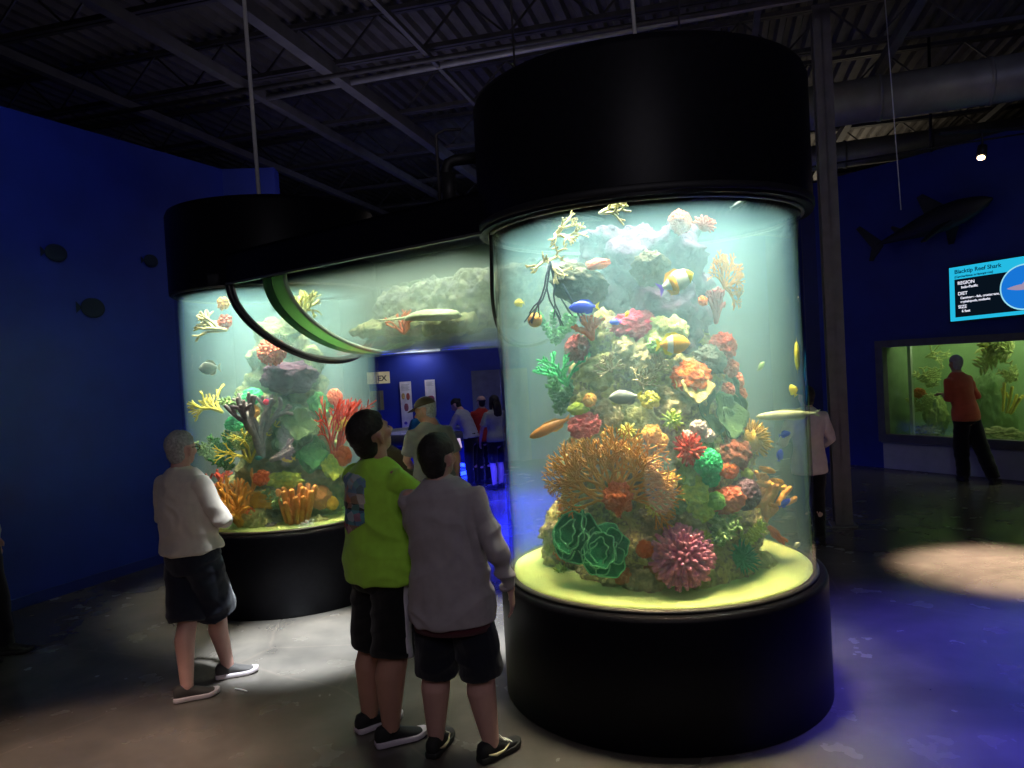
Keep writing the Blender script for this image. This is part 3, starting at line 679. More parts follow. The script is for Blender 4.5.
    coral(N_, 561, 415, .50, weed(50*S, 8, 102, .10), FOREST, 'dark green weed under the bright green branching coral', 'feather_weed', -8, .15, cat='weed')
    coral(N_, 556, 345, .48, weed(40*S, 7, 103, .10), FOREST, 'hazy dark green weed over the bright green branching coral', 'feather_weed', -5, .1, cat='weed')
    coral(N_, 578, 409, .58, lump(9*S, 2.5, .25, 104, 1.6, .7, .5), YG, 'yellow green crust on the left edge above the rose crust', 'crust_coral')
    coral(N_, 590, 400, .58, lump(7*S, 2.5, .25, 105), ORANGE, 'small orange knob beside the yellow green crust', 'lump_coral')
    coral(N_, 555, 236, .72, branches('tree', 32*S, 4, 3, .05, 40, 1, .6, 6, seed=110), CREAM, 'cream staghorn branch at the top left of the near tank', 'staghorn_coral', 80, .2)
    coral(N_, 548, 262, .70, branches('tree', 26*S, 4, 3, .06, 60, 1, .6, 6, seed=111), CREAM, 'cream staghorn branch just under the top left one', 'staghorn_coral', 100, .2)
    coral(N_, 600, 213, .70, branches('tree', 26*S, 3, 2, .06, 30, 1, .5, 6, seed=112), CREAM, 'cream branch close under the rim of the near hood', 'staghorn_coral', 85, .1)
    coral(N_, 550, 262, .72, branches('fan', 60*S, 4, 2, .020, 16, .5, .3, 5, seed=113, grow=.85), MBLUE, 'thin dark dead branches hanging at the left of the near tank', 'dead_branch', 184, 0, cat='branch')
    coral(N_, 535, 320, .74, lump(7.5*S, 6, .05, 114, 1, 1, 1), GOLD, 'small peach ball hanging from the dark dead branches', 'sea_urchin', cat='urchin')
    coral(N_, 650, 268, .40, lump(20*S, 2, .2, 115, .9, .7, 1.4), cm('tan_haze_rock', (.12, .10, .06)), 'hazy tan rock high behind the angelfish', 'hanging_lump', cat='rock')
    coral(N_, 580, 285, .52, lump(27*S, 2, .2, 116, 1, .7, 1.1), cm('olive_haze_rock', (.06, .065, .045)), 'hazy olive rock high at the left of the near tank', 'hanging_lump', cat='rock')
    coral(N_, 598, 264, .56, lump(8*S, 2, .2, 117, 1.6, .7, .6), SALMON, 'small salmon crust on the hazy olive rock', 'crust_coral')
    for i, (x, y, r, a) in enumerate(((640, 385, 22, 20), (612, 372, 20, -15), (655, 370, 16, 30))):
        coral(N_, x, y, .50, branches('tree', r*S, 6, 3, .06, 50, 1, .5, 5, seed=120+i), cm('tan_branch', (.55, .48, .24), (.36, .30, .16)), ['tan branching coral right above the grey fish', 'tan branching coral on the rock face, upper left', 'tan branching coral behind the orange butterfly fish'][i], 'branching_coral', a, .8)
    for i, (x, y, r, mt_, l) in enumerate(((664, 500, 9, YG, 'lime knob just under the small bright yellow lump'), (655, 508, 8, LEMON, 'lemon knob at the right foot of the biggest sea fan'), (664, 465, 9, PALEG, 'pale green knob above the small bright yellow lump'), (703, 540, 9, YG, 'lime knob above the pink finger coral, right side'),
            (650, 400, 9, LEMON, 'lemon crust right of the grey fish'), (672, 420, 9, YG, 'lime crust above the pale pink lumps'), (655, 345, 8, PALEG, 'pale green knob left of the orange butterfly fish'), (628, 432, 8, LEMON, 'lemon knob over the middle of the biggest sea fan'), (622, 575, 9, BROWNO, 'brown orange lump right of the lower leaf coral'), (755, 590, 8, YG, 'lime knob on the sand at the far right foot of the reef'), (560, 590, 8, YG, 'lime knob on the sand at the far left foot of the reef'))):
        coral(N_, x, y, .585 if y < 560 else .60, fingers(r*S, 34, .45, .13, 300+i) if i % 2 else beads(r*S, 24, .3, 300+i), mt_, l, 'knob_coral')
    rng = random.Random(5)
    spots = [(600, 372, 20, 'pale knobbly boulder high on the left face'), (632, 358, 20, 'pale knobbly boulder under the raspberry coral'), (668, 338, 22, 'pale boulder right under the angelfish'), (610, 410, 20, 'lime crusted boulder above the biggest sea fan'),
             (640, 418, 20, 'lime crusted boulder right above the biggest sea fan'), (672, 405, 20, 'lime crusted boulder at the centre of the near reef'), (675, 450, 17, 'pale boulder left of the red lumpy coral'), (654, 520, 20, 'tan boulder over the small orange lump'),
             (690, 525, 20, 'green tan boulder above the pink finger coral'), (640, 585, 24, 'flat tan boulder on the sand at the front'), (705, 590, 22, 'pale green boulder on the sand right of the pink finger coral'), (738, 582, 17, 'green boulder on the sand at the right foot'), (612, 580, 17, 'grey boulder on the sand under the leaf corals'), (600, 508, 14, 'tan boulder above the leaf corals')]
    for i, (x, y, r, l) in enumerate(spots):
        b = MB(); rad = r*S
        for k in range(6): b.ell(V((rng.uniform(-1, 1), rng.uniform(-1, 1), rng.uniform(-.6, .6)))*rad*.5, (rad*.6, rad*.6, rad*.5), nu=10, nv=7)
        me = remesh(b, rad*.085, 1, 'boulder', disp=lambda p, n: knob(p*1.6+V((i*3, 0, 0)))*.55)
        coral(N_, x, y, .47 if y < 575 else .53, me, (cm('pale_lime_crust', (.66, .70, .30), (.30, .34, .14), scale=14, contrast=.35), cm('tan_crust', (.60, .54, .30), (.26, .24, .13), scale=14, contrast=.35))[i % 2], l, 'boulder', cat='rock')
reef_near()
def reef_far():
    S = 1/118.; C_ = FC
    K = lambda *a, **k: coral(C_, *a, **k)
    K(242, 528, .66, branches('tree', 46*S, 7, 3, .06, 42, 1, .5, 7, seed=201), ORANGE, 'orange branching coral behind the man in the white shirt', 'branching_coral', -8, .3)
    K(222, 508, .62, branches('tree', 34*S, 4, 3, .07, 24, 1, .4, 6, seed=202), RED, 'red branch beside the elbow of the man in the white shirt', 'branching_coral', -28, .2)
    K(254, 516, .60, beads(9*S, 20, .3, 203), DORANGE, 'red orange lump at the right foot of the orange branching coral', 'lump_coral')
    K(298, 530, .60, tubes_organ(32*S, 24, 204), GOLD, 'golden organ pipe coral on the sand of the far tank', 'pipe_coral', 0, .2)
    K(264, 500, .58, lump(9*S, 3, .3, 205, 1.6, 1, .6), YEL, 'yellow lump left of the golden organ pipe coral', 'lump_coral')
    K(288, 493, .52, lump(8*S, 2, .15, 206), BROWNO, 'brown ball behind the golden organ pipe coral', 'ball_coral')
    K(320, 497, .56, lump(12*S, 2, .15, 207), cm('brown_orange_ball', (.6, .28, .08)), 'larger brown ball right of the golden organ pipe coral', 'ball_coral')
    K(332, 503, .62, lump(7*S, 2, .1, 208), YEL, 'smooth yellow ball beside the elbow of the man in neon', 'ball_coral')
    K(262, 478, .60, beads(8*S, 20, .35, 209), DORANGE, 'bright orange red lump in the middle of the far tank', 'lump_coral')
    K(285, 480, .58, lump(10*S, 3, .3, 210, 1.6, .8, .5), YG, 'bright yellow green crust right of the orange red lump', 'crust_coral')
    for i, (x, y) in enumerate(((228, 455), (212, 462), (240, 450), (232, 470))):
        K(x, y, .60, weed(24*S, 8, 211+i, .14), (FOREST, PALEG, PALEG, FOREST)[i], ['green weed left of centre in the far tank, topmost deep green one', 'pale weed at the left edge of the green bush', 'pale weed at the top of the green bush', 'deep green weed low in the green bush'][i], 'feather_weed', (-10, -40, 15, -20)[i], .4, cat='weed')
    K(250, 462, .58, branches('tree', 40*S, 4, 4, .035, 50, 1, .5, 5, seed=216), LEMON, 'lemon yellow branches over the green bush', 'branching_coral', -10, .3)
    K(262, 455, .58, branches('tree', 62*S, 4, 3, .06, 24, 1, .4, 7, seed=217), GREYC, 'grey driftwood trunk standing in the far tank', 'driftwood', -8, .1, cat='driftwood')
    K(272, 460, .60, branches('tree', 26*S, 3, 2, .1, 30, 1, .4, 7, seed=218), GREYC, 'short grey driftwood lying right of the trunk', 'driftwood', 70, .2, cat='driftwood')
    K(236, 424, .62, lump(9*S, 2.5, .25, 219, 1.5, .8, .6), BGREEN, 'bright green clam shaped coral at the left of the far tank', 'lump_coral')
    K(240, 412, .60, weed(22*S, 7, 220, .18), PALEG, 'pale weed around the bright green lump', 'feather_weed', -5, .4, cat='weed')
    K(222, 412, .60, branches('tree', 34*S, 4, 3, .05, 26, 1, .4, 6, seed=221), LEMON, 'yellow staghorn pointing left in the far tank', 'staghorn_coral', -72, .2)
    K(252, 396, .58, lump(8*S, 2, .2, 222, 1.5, 1, .5), BGREEN, 'small green crust above the yellow staghorn', 'crust_coral')
    K(250, 412, .60, lump(7*S, 3, .3, 223, 1.4, 1, .6), ORANGE, 'orange yellow crust beside the pale weed', 'crust_coral')
    K(226, 330, .62, branches('tree', 30*S, 4, 3, .06, 30, 1, .5, 6, seed=224), CREAM, 'cream and orange staghorn, top left of the far tank', 'staghorn_coral', -75, .2)
    K(226, 322, .58, beads(8*S, 26, .25, 225), SALMON, 'salmon bead coral in the top left of the far tank', 'bead_coral')
    K(224, 304, .58, beads(7*S, 22, .25, 226), ORANGE, 'orange bead coral right under the rim of the far hood', 'bead_coral')
    K(272, 352, .58, beads(16*S, 90, .11, 227, .8), SALMON, 'hazy salmon dome coral under the bridge joint ring', 'dome_coral')
    K(335, 397, .58, lump(8.5*S, 3, .2, 228, ridged=True), SALMON, 'round salmon coral high at the right of the far tank', 'ball_coral')
    K(333, 462, .52, branches('fan', 66*S, 6, 4, .022, 34, .3, .4, 5, seed=229), RED, 'tall red branching coral behind the head of the man in neon', 'branching_coral', 4, .2)
    K(341, 456, .58, beads(10*S, 24, .35, 230), DORANGE, 'red orange lump beside the neck of the man in neon', 'lump_coral')
    K(328, 470, .56, plates(12*S, 3, 231, 4), YG, 'yellow green leafy coral low at the right of the far tank', 'leafy_coral')
    K(336, 432, .60, weed(18*S, 5, 232, .2), LEMON, 'lemon weed in front of the tall red branching coral', 'feather_weed', 0, .3, cat='weed')
    for i, (x, y, r) in enumerate(((300, 430, 22), (310, 455, 20), (285, 440, 18), (318, 405, 14))):
        K(x, y, .46, plates(r*S, 3, 240+i, 4), FOREST if i % 2 else OLIVE, ['hazy olive plate coral in the middle of the far reef', 'hazy green plate coral in the lower right of the far reef', 'hazy olive plate coral by the driftwood trunk', 'hazy green plate coral under the round salmon one'][i], 'plate_coral')
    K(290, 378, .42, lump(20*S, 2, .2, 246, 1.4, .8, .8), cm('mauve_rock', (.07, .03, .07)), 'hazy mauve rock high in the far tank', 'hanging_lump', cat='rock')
    K(256, 522, .62, lump(14*S, 3, .25, 247, 1, 1, .8), cm('pale_lime_crust', (.6, .66, .28)), 'lime boulder between the orange coral and the pipe coral', 'boulder', cat='rock')
    K(268, 532, .66, lump(9*S, 3, .25, 248, 1.3, 1, .5), cm('slate_pebble', (.2, .22, .25)), 'slate grey stone on the sand of the far tank', 'stone', cat='rock')
    K(318, 526, .64, lump(10*S, 3, .25, 249, 1.2, 1, .7), cm('pale_lime_crust', (.6, .66, .28)), 'lime stone right of the golden pipe coral', 'stone', cat='rock')
    K(276, 508, .58, weed(20*S, 8, 250, .2), PALEG, 'pale green weed left of the pipe coral', 'feather_weed', 0, .5, cat='weed')
reef_far()
# rock forms made up for the reef's refraction and reflection in the bridge
def mirrored_reef(s0, s1, u, z, r, m, lab, seed, n=9, flat_=.5):
    rng = random.Random(seed); b = MB()
    for k in range(n):
        q = V((0, 0, 0))+bd*((k/(n-1)-.5)*(s1-s0))+bn*rng.uniform(-.06, .06)+V((0, 0, rng.uniform(-.03, .03)))
        b.ell(q, (r*rng.uniform(.8, 1.2), r*rng.uniform(.7, 1), r*flat_), nu=12, nv=8)
    me = remesh(b, .016, 1, 'ledge', disp=lambda p, n: knob(p+V((seed, 0, 0)))*.8); o = link('mirrored_reef', me, m)
    o.location = AX+bd*(s0+s1)/2+bn*u+V((0, 0, z)); return tag(o, lab, 'rock')
brown = rockmat('refracted_reef_brown', [(.16, .13, .06), (.30, .24, .10), (.22, .26, .10), (.50, .30, .10)])
mirrored_reef(.90, 2.0, -.05, 2.25, .13, brown, 'brown orange ledge low in the bridge, standing in for refracted reef', 300)
mirrored_reef(.25, 1.85, -.30, 2.40, .215, rockmat('reflected_reef_grey', [(.08, .09, .08), (.30, .32, .20), (.12, .12, .14), (.26, .26, .24)]), 'grey green rock wall along the back of the bridge', 301, 16, 1.1)  # wall shape stands in for the reef mirrored in the trough
o = link('bridge_coral', branches('tree', .16, 7, 3, .06, 60, 1, .5, 6, seed=302), DORANGE); o.location = AX+bd*1.35+bn*.12+V((0, 0, 2.20)); tag(o, 'orange branching coral on the bridge floor', 'coral')
o = link('bridge_coral', branches('tree', .22, 8, 3, .06, 60, 1, .5, 6, seed=303), LEMON); o.location = AX+bd*2.55+bn*.12+V((0, 0, 2.42)); tag(o, 'yellow branching coral seen through the far end of the bridge', 'coral')
# ------------------------------------------------------------------ fish
def fish(L, hgt, wid, body, fin, label, loc, heading, pitch=0, tail=None, face=None, shape='oval', group=None, band=None, roll=0):
    """heading: compass angle of the snout, 0 = +x (right in the photo)"""
    o = empty('reef_fish', loc, heading); o.rotation_euler = (roll, -pitch, heading)
    pr = {'oval': [(0, .05), (.08, .42), (.2, .78), (.38, 1), (.55, .95), (.72, .65), (.86, .28), (.93, .18)],
          'long': [(0, .1), (.06, .5), (.2, .85), (.4, 1), (.6, .9), (.8, .6), (.95, .25), (1, .15)]}[shape]
    def sect(a, b_, grow=1):
        m = MB(); R = []
        for t, h in pr:
            if t < a-1e-6 or t > b_+1e-6: continue
            R.append([V((L*(.5-t), math.cos(2*PI*k/16)*wid/2*h**.8*grow, math.sin(2*PI*k/16)*hgt/2*h*grow)) for k in range(16)])
        m.rings(R); return m
    link('body', sect(0, 1), body, o)
    if face: link('face', sect(0, .2, 1.03), face, o)
    if band: link('band', sect(.55, .8, 1.03), band, o)
    def fin_mb(pts, t=.012):
        m = MB(); q = [V((x*L, -t*L/2, z*hgt)) for x, z in pts]; r = [V((x*L, t*L/2, z*hgt)) for x, z in pts]; m.rings([q, r]); return m
    link('tail_fin', fin_mb([(-.40, .08), (-.58, .36), (-.52, 0), (-.58, -.36), (-.40, -.08)]), tail or fin, o, smooth=False)
    link('dorsal_fin', fin_mb([(.22, .40), (.05, .62), (-.22, .56), (-.36, .2), (-.2, .2), (.1, .42)]), fin, o, smooth=False)
    link('anal_fin', fin_mb([(.0, -.42), (-.12, -.60), (-.3, -.5), (-.36, -.18), (-.15, -.3)]), fin, o, smooth=False)
    e = MB(); 
    for s in (-1, 1): e.ell((L*.36, s*wid*.24, hgt*.08), (L*.028, L*.015, L*.028), nu=8, nv=6)
    link('eye', e, mat('fish_eye', (.01, .01, .01), .2), o)
    return tag(o, label, 'fish', group)
fw = cm('fish_pearl', (.72, .74, .62), rough=.4, bump=0); fy = cm('fish_yellow', (1, .78, .05), rough=.4, bump=0); fb = cm('fish_blue', (.04, .08, .85), rough=.4, bump=0); fo = cm('fish_orange', (.95, .45, .06), rough=.4, bump=0)
fp = cm('fish_violet', (.22, .12, .75), rough=.4, bump=0); fg = cm('fish_grey', (.32, .36, .34), rough=.4, bump=0); fd = cm('fish_dark', (.06, .08, .07), rough=.4, bump=0); fpal = cm('fish_pale_green', (.72, .78, .45), rough=.4, bump=0); fbr = cm('fish_rust', (.60, .26, .06), rough=.4, bump=0)
def nf(px, py, rr): return on_cyl(px, py, NC, rr)
D2 = math.radians
fish(.19, .105, .04, fw, fo, 'pearl white angelfish with yellow face and violet tail', nf(677, 281, .66), D2(8), D2(22), tail=fp, face=fy, band=fo)
fish(.15, .065, .03, fb, fb, 'blue fish with a yellow tail in the upper left of the near tank', nf(583, 307, .70), D2(178), 0, tail=fy)
fish(.06, .045, .02, fy, fy, 'small yellow fish above the peach ball', nf(519, 303, .74), D2(180), 0)
fish(.16, .075, .04, fg, fg, 'grey fish swimming left across the knobbly rock', nf(624, 397, .68), D2(180), 0, tail=fy)
fish(.17, .10, .045, fo, fy, 'orange butterfly fish with a pale flank under the angelfish', nf(674, 344, .64), D2(5), 0, band=fw)
fish(.24, .06, .045, fbr, fo, 'rust orange long fish pointing down left of the biggest sea fan', nf(549, 428, .70), D2(188), D2(-22), shape='long')
fish(.34, .055, .05, fpal, fpal, 'long pale eel-like form in place of the back ring, right of the near tank', nf(786, 415, .66), D2(182), 0, shape='long')  # fish form made up where the refracted back ring shows
fish(.11, .16, .03, fy, fy, 'tall yellow fish close to the right wall of the near tank', nf(797, 356, .72), D2(70), 0)
fish(.07, .05, .02, fy, fy, 'little yellow fish under the tall yellow one', nf(793, 390, .72), D2(120), D2(60))
fish(.07, .03, .02, cm('fish_moss', (.25, .4, .15), bump=0), fg, 'small mossy green fish in open water, right half', nf(761, 366, .55), D2(20), D2(45))
fish(.06, .03, .02, fb, fb, 'small blue fish, highest of four beside the orange branching coral', nf(764, 438, .62), D2(170), D2(15))
fish(.07, .035, .02, fb, fb, 'small blue fish next to the yellow spiky coral', nf(785, 434, .6), D2(10), D2(10))
fish(.07, .05, .02, fb, fb, 'small blue fish swimming steeply above the orange cups', nf(780, 455, .58), D2(30), D2(70))
fish(.085, .035, .02, fb, fb, 'small blue fish low beside the orange branching coral', nf(785, 503, .62), D2(15), D2(28))
fish(.11, .03, .025, fd, fd, 'slim dark fish right under the rim of the near hood', nf(739, 204, .60), D2(15), D2(22), shape='long')
fish(.06, .03, .02, fb, fb, 'little blue fish by the raspberry coral', nf(615, 322, .60), D2(175), 0)
fish(.04, .02, .012, fy, fy, 'tiny yellow fish right of the little blue one', nf(627, 314, .70), D2(40), D2(40))
fish(.05, .03, .02, fpal, fpal, 'tiny pale fish low at the right wall of the near tank', nf(797, 545, .62), D2(20), D2(20))
def ff(px, py, rr): return on_cyl(px, py, FC, rr)
fish(.11, .055, .03, fy, fy, 'yellow fish beside the driftwood in the far tank', ff(288, 459, .66), D2(180), 0)
fish(.17, .11, .03, cm('fish_silver', (.62, .70, .66), bump=0), fw, 'broad silver fish high at the left of the far tank', ff(209, 368, .66), D2(185), 0)
fish(.09, .04, .02, cm('fish_teal', (.05, .4, .4), bump=0), fg, 'small teal fish over the grey driftwood', ff(259, 458, .66), D2(160), 0)
fish(.07, .05, .02, cm('fish_crimson', (.8, .03, .12), bump=0), fp, 'small crimson fish in the centre of the far tank', ff(267, 402, .66), D2(180), 0)
# pale ray gliding in the bridge
ray_ = empty('stingray', AX+bd*.95+bn*.26+V((0, 0, 2.30)), math.atan2(-bd.y, -bd.x))
b = MB(); R = []
for i in range(13):
    t = i/12; x = .28-.52*t; w = .19*math.sin(PI*min(1, t*1.02)**.8)+.004; h = .035*math.sin(PI*t)**.7+.003
    R.append([V((x, math.cos(2*PI*k/20)*w, math.sin(2*PI*k/20)*h-(abs(math.cos(2*PI*k/20))**2)*.02)) for k in range(20)])
b.rings(R); link('disc', b, fpal, ray_); b = MB(); b.tube([(-.22, 0, 0), (-.38, .02, 0), (-.55, .0, .01)], [.012, .007, .003], 8); link('tail', b, fpal, ray_)
tag(ray_, 'pale yellow green stingray gliding in the bridge', 'ray')
# ------------------------------------------------------------------ people
def X(t, a=0, b=0): return t
def hand(b, wrist, d, palm_n, side, s, curl=.5, fist=False):
    """d: direction of the fingers, palm_n: where the palm looks, side: toward the thumb"""
    d = V(d).normalized(); n = V(palm_n); n = (n-d*n.dot(d)).normalized(); t = V(side); t = (t-d*t.dot(d)-n*t.dot(n)).normalized()
    w = V(wrist); b.tube([w-d*.01*s, w+d*.045*s, w+d*.088*s], [(.026*s, .018*s), (.038*s, .015*s), (.040*s, .013*s)], 12, side=t)
    for i, (off, L) in enumerate(((.032, .072), (.011, .080), (-.010, .074), (-.031, .058))):
        p = w+d*.088*s+t*off*s; dd = (d+t*off*4.2).normalized(); q = [p]; a = 0
        for k, f in enumerate((.45, .32, .25)):
            a += curl*(.5, .8, .6)[k]; p = p+(dd*math.cos(a)+n*math.sin(a))*L*f*s; q.append(p)
        b.tube(q, [.0092*s, .009*s, .0085*s, .0075*s], 8)
    p = w+d*.02*s+t*.026*s; dd = (d*.75+t*.75+n*.3).normalized(); q1 = p+dd*.04*s; q2 = q1+(d*.9+t*.25+n*.35).normalized()*.032*s; q3 = q2+(d+n*.5).normalized()*.022*s
    b.tube([p, q1, q2, q3], [.015*s, .0115*s, .0105*s, .0085*s], 8)
def head(b, O, Rm, s, big=1.0):
    """O: top of the neck; Rm turns the head; +y is where the face looks"""
    k = s*big; T = lambda x, y, z: O+Rm @ (V((x, y, z))*k)
    E = lambda c, r: b.ell(T(*c), (r[0]*k, r[1]*k, r[2]*k), Rm, 20, 14)
    E((0, -.008, .115), (.076, .096, .088)); E((0, .035, .075), (.062, .062, .072)); E((0, .045, .03), (.046, .048, .045)); E((0, .074, .006), (.022, .018, .018))
    b.tube([T(0, -.03, -.06), T(0, -.012, .0), T(0, -.005, .06)], [.056*k, .054*k, .058*k], 14)
    b.tube([T(0, .090, .100), T(0, .108, .072), T(0, .118, .058)], [.010*k, .013*k, .016*k], 8); E((.013, .106, .056), (.009, .01, .008)); E((-.013, .106, .056), (.009, .01, .008))
    b.tube([T(-.032, .086, .108), T(0, .094, .106), T(.032, .086, .108)], [.010*k, .011*k, .010*k], 8)
    b.tube([T(-.02, .086, .034), T(0, .095, .034), T(.02, .086, .034)], [.007*k, .0095*k, .007*k], 8)
    for q in (-1, 1):
        E((q*.045, .062, .07), (.02, .02, .02)); 
        b.tube([T(q*.072, -.004, .050), T(q*.083, -.010, .075), T(q*.088, -.016, .098), T(q*.078, -.004, .104)], [(.007*k, .012*k), (.006*k, .016*k), (.006*k, .016*k), (.006*k, .008*k)], 10, side=Rm @ V((1, 0, 0)))
    return T
def hair_mesh(O, Rm, s, big=1.0, style='short', bald=0):
    k = s*big; b = MB(); T = lambda v: O+Rm @ (v*k)
    th = {'short': 1.07, 'crop': 1.04, 'thick': 1.13, 'long': 1.12, 'tied': 1.09}[style]
    def fn(p): return p
    nu, nv = 36, 26; c = V((0, -.010, .117)); R = []
    for i in range(1, nv):
        t = PI*i/nv; row = []
        for j in range(nu):
            a = 2*PI*j/nu; d = V((math.sin(t)*math.cos(a), math.sin(t)*math.sin(a), -math.cos(t)))
            q = V((d.x*.077, d.y*.098, d.z*.090))*(th+.02*noise.noise(d*6))
            # hairline: keep the back low, lift towards the face, clear the ears
            front = d.y; low = -.45-.55*min(1, -front*1.4) if front < 0 else -.45+1.12*front
            if abs(d.x) > .8 and d.z < .05 and front > -.35: low = max(low, -.12)
            if d.z < low: q = q*.80
            row.append(T(c+q))
        R.append(row)
    b.rings(R)
    if style == 'long':
        b.tube([T(V((0, -.06, .13))), T(V((0, -.10, .02))), T(V((0, -.11, -.14))), T(V((0, -.10, -.26)))], [(.07*k, .04*k), (.085*k, .045*k), (.085*k, .035*k), (.05*k, .015*k)], 16, side=Rm @ V((1, 0, 0)))
        for q in (-1, 1): b.tube([T(V((q*.07, .0, .13))), T(V((q*.085, -.01, .02))), T(V((q*.08, -.02, -.12)))], [(.02*k, .04*k), (.02*k, .04*k), (.012*k, .02*k)], 10, side=Rm @ V((1, 0, 0)))
    if style != 'crop' or True:
        nz = {'crop': .9}.get(style, 1.0); b.ell(T(V((0, -.046, .062))), (.064*k*nz, .054*k*nz, .072*k*nz), Rm, 18, 12)
    if style == 'tied': b.ell(T(V((0, -.115, .13))), (.03*k,)*3)
    return b
def shoe_parts(A, yaw, s, L=.28):
    """A: ankle point on the ground; returns upper and sole"""
    M = Matrix.Translation(V((A[0], A[1], A[2]))) @ Matrix.Rotation(yaw, 4, 'Z')      # local +y to the toe
    up, so = MB(), MB(); U = [(-.085, .022, .075), (-.07, .034, .10), (-.04, .038, .108), (0, .038, .105), (.035, .040, .088), (.08, .045, .068), (.12, .046, .055), (.155, .040, .045), (.18, .026, .036), (.192, .010, .03)]
    R = []
    for y, w, h in U:
        row = []
        for k in range(16):
            a = 2*PI*k/16; cx = math.copysign(abs(math.cos(a))**.7, math.cos(a)); cz = math.copysign(abs(math.sin(a))**.8, math.sin(a))
            row.append(M @ (V((cx*w, y, .022+(h-.022)*(.5+.5*cz)))*s))
        R.append(row)
    up.rings(R); R = []
    for y, w, h in U:
        y2 = y*1.03; w2 = w*1.10+.002; lift = max(0, (y-.12))*.18
        R.append([M @ (V(q)*s) for q in ((-w2, y2, .004+lift), (w2, y2, .004+lift), (w2*1.02, y2, .034+lift), (-w2*1.02, y2, .034+lift))])
    so.rings(R); return up, so, M
def person(label, loc, heading, h, P, skin, top, bottom, hairm, shoem, solem, vox=.009, cat='person', extra=None):
    s = h/1.75; o = empty('person', loc, heading); o['label'] = label; o['category'] = cat
    g = P.get('girth', 1.0); lean = V(P.get('lean', (0, 0, 0)))      # chest offset at z 1.40 relative to the hips
    def sp(z, y=0):            # spine point, bending with the lean
        t = max(0, min(1, (z-.95)/.5)); return V((lean.x*t, lean.y*t**1.3+y, z+lean.z*t))
    hip = V(P.get('hips', (0, 0, 0)))
    def q(v): return (v+hip*max(0, min(1, v.z/.95)) if isinstance(v, V) else V(v)) 
    def S(p): return V(p)*s
    tilt = P.get('torso_twist', 0)
    def tw(v): v = V(v); v2 = v.copy(); v2.rotate(Matrix.Rotation(tilt, 3, 'Z')); return v2
    tor = [(.86, .150, .115, 0), (.95, .168*g, .122*g, 0), (1.08, .150*g, .112*g, .005), (1.20, .158*(1+g)/2, .115*g, .005), (1.32, .172, .118, 0), (1.40, .170, .105, -.005), (1.455, .108, .078, -.008), (1.49, .062, .062, -.005)]
    sh = {q_: sp(1.39)+tw((q_*.175, -.005, 0)) for q_ in (-1, 1)}
    body = MB(); xd = tw((1, 0, 0))
    body.tube([S(sp(z, y)+hip) for z, a, b_, y in tor], [(a*s, b_*s) for z, a, b_, y in tor], 28, side=xd)
    O = S(sp(P.get('neck_z', 1.52), .005)+hip+V(P.get('neck', (0, 0, 0))))
    yaw, pit, rol = P.get('head', (0, 0, 0)); Rm = Matrix.Rotation(yaw, 3, 'Z') @ Matrix.Rotation(rol, 3, 'Y') @ Matrix.Rotation(pit, 3, 'X')
    big = P.get('head_size', 1.0)
    body.tube([S(sp(1.46)+hip), S(sp(1.50)+hip), O+Rm @ V((0, -.01, .02))*s], [.060*s, .056*s, .056*s], 14)
    T = head(body, O, Rm, s, big)
    shirt, pants = MB(), MB()
    hem = P.get('hem', .90); pad = P.get('pad', .014); flare = P.get('flare', 1.0)
    tz = [hem, hem+.10, 1.08, 1.20, 1.32, 1.405, 1.455, 1.485]
    tz = [z for z in tz[:2]]+[z for z in tz[2:] if z > hem+.12]
    def prof(z):
        for i in range(len(tor)-1):
            if tor[i][0] <= z <= tor[i+1][0]:
                t = (z-tor[i][0])/(tor[i+1][0]-tor[i][0]); return tor[i][1]*(1-t)+tor[i+1][1]*t, tor[i][2]*(1-t)+tor[i+1][2]*t, 0
        return (tor[0][1], tor[0][2], 0) if z < tor[0][0] else (.07, .07, 0)
    pts, rd_ = [], []
    for z in tz:
        a, b_, _ = prof(z); f = flare if z < 1.15 else 1
        if z < 1.0: a, b_ = max(a, .180*g), max(b_, .133*g)
        pts.append(S(sp(z)+hip)); rd_.append(((a*f+pad)*s, (b_*f+pad)*s))
    shirt.tube(pts, rd_, 28, side=xd, round_ends=False)
    shirt.tube([S(sp(1.475)+hip), S(sp(1.50, P.get('collar_y', 0))+hip)], [(.068*s, .066*s), (.064*s, .062*s)], 18, side=xd, round_ends=False)
    for q_ in (-1, 1):
        A = P['arms'][q_]; s0 = sh[q_]+hip; el = V(A[0]); wr = V(A[1]); m0 = s0.lerp(el, .5)
        body.tube([S(s0), S(m0), S(el), S(el.lerp(wr, .35)), S(wr)], [.047*s, .043*s, .037*s, .036*s, .025*s], 12)
        hd = V(A[2]) if len(A) > 2 and A[2] else (wr-el); pn = V(A[3]) if len(A) > 3 else V((-q_, 0, 0)); td = V(A[4]) if len(A) > 4 else V((0, 1, 0))
        hand(body, S(wr), hd, pn, td, s, A[5] if len(A) > 5 else .5)
        sl = P.get('sleeve', 'short')
        inn = S(sp(1.375)+tw((q_*.10, 0, 0))+hip)
        if sl == 'short': e = s0.lerp(el, .78); shirt.tube([inn, S(s0), S(s0.lerp(el, .4)), S(e)], [.066*s, .063*s, .062*s, .066*s], 16, round_ends=False)
        elif sl == 'rolled': shirt.tube([inn, S(s0), S(m0), S(el), S(el.lerp(wr, .25))], [.066*s, .062*s, .056*s, .054*s, .050*s], 16)
        else: shirt.tube([inn, S(s0), S(m0), S(el), S(el.lerp(wr, .5)), S(el.lerp(wr, .93))], [.068*s, .065*s, .060*s, .054*s, .047*s, .038*s], 16, round_ends=False)
    # legs
    lg = P.get('leg', 1.1); lz = P.get('leg_hem', .48); wide = P.get('leg_wide', 1.15)
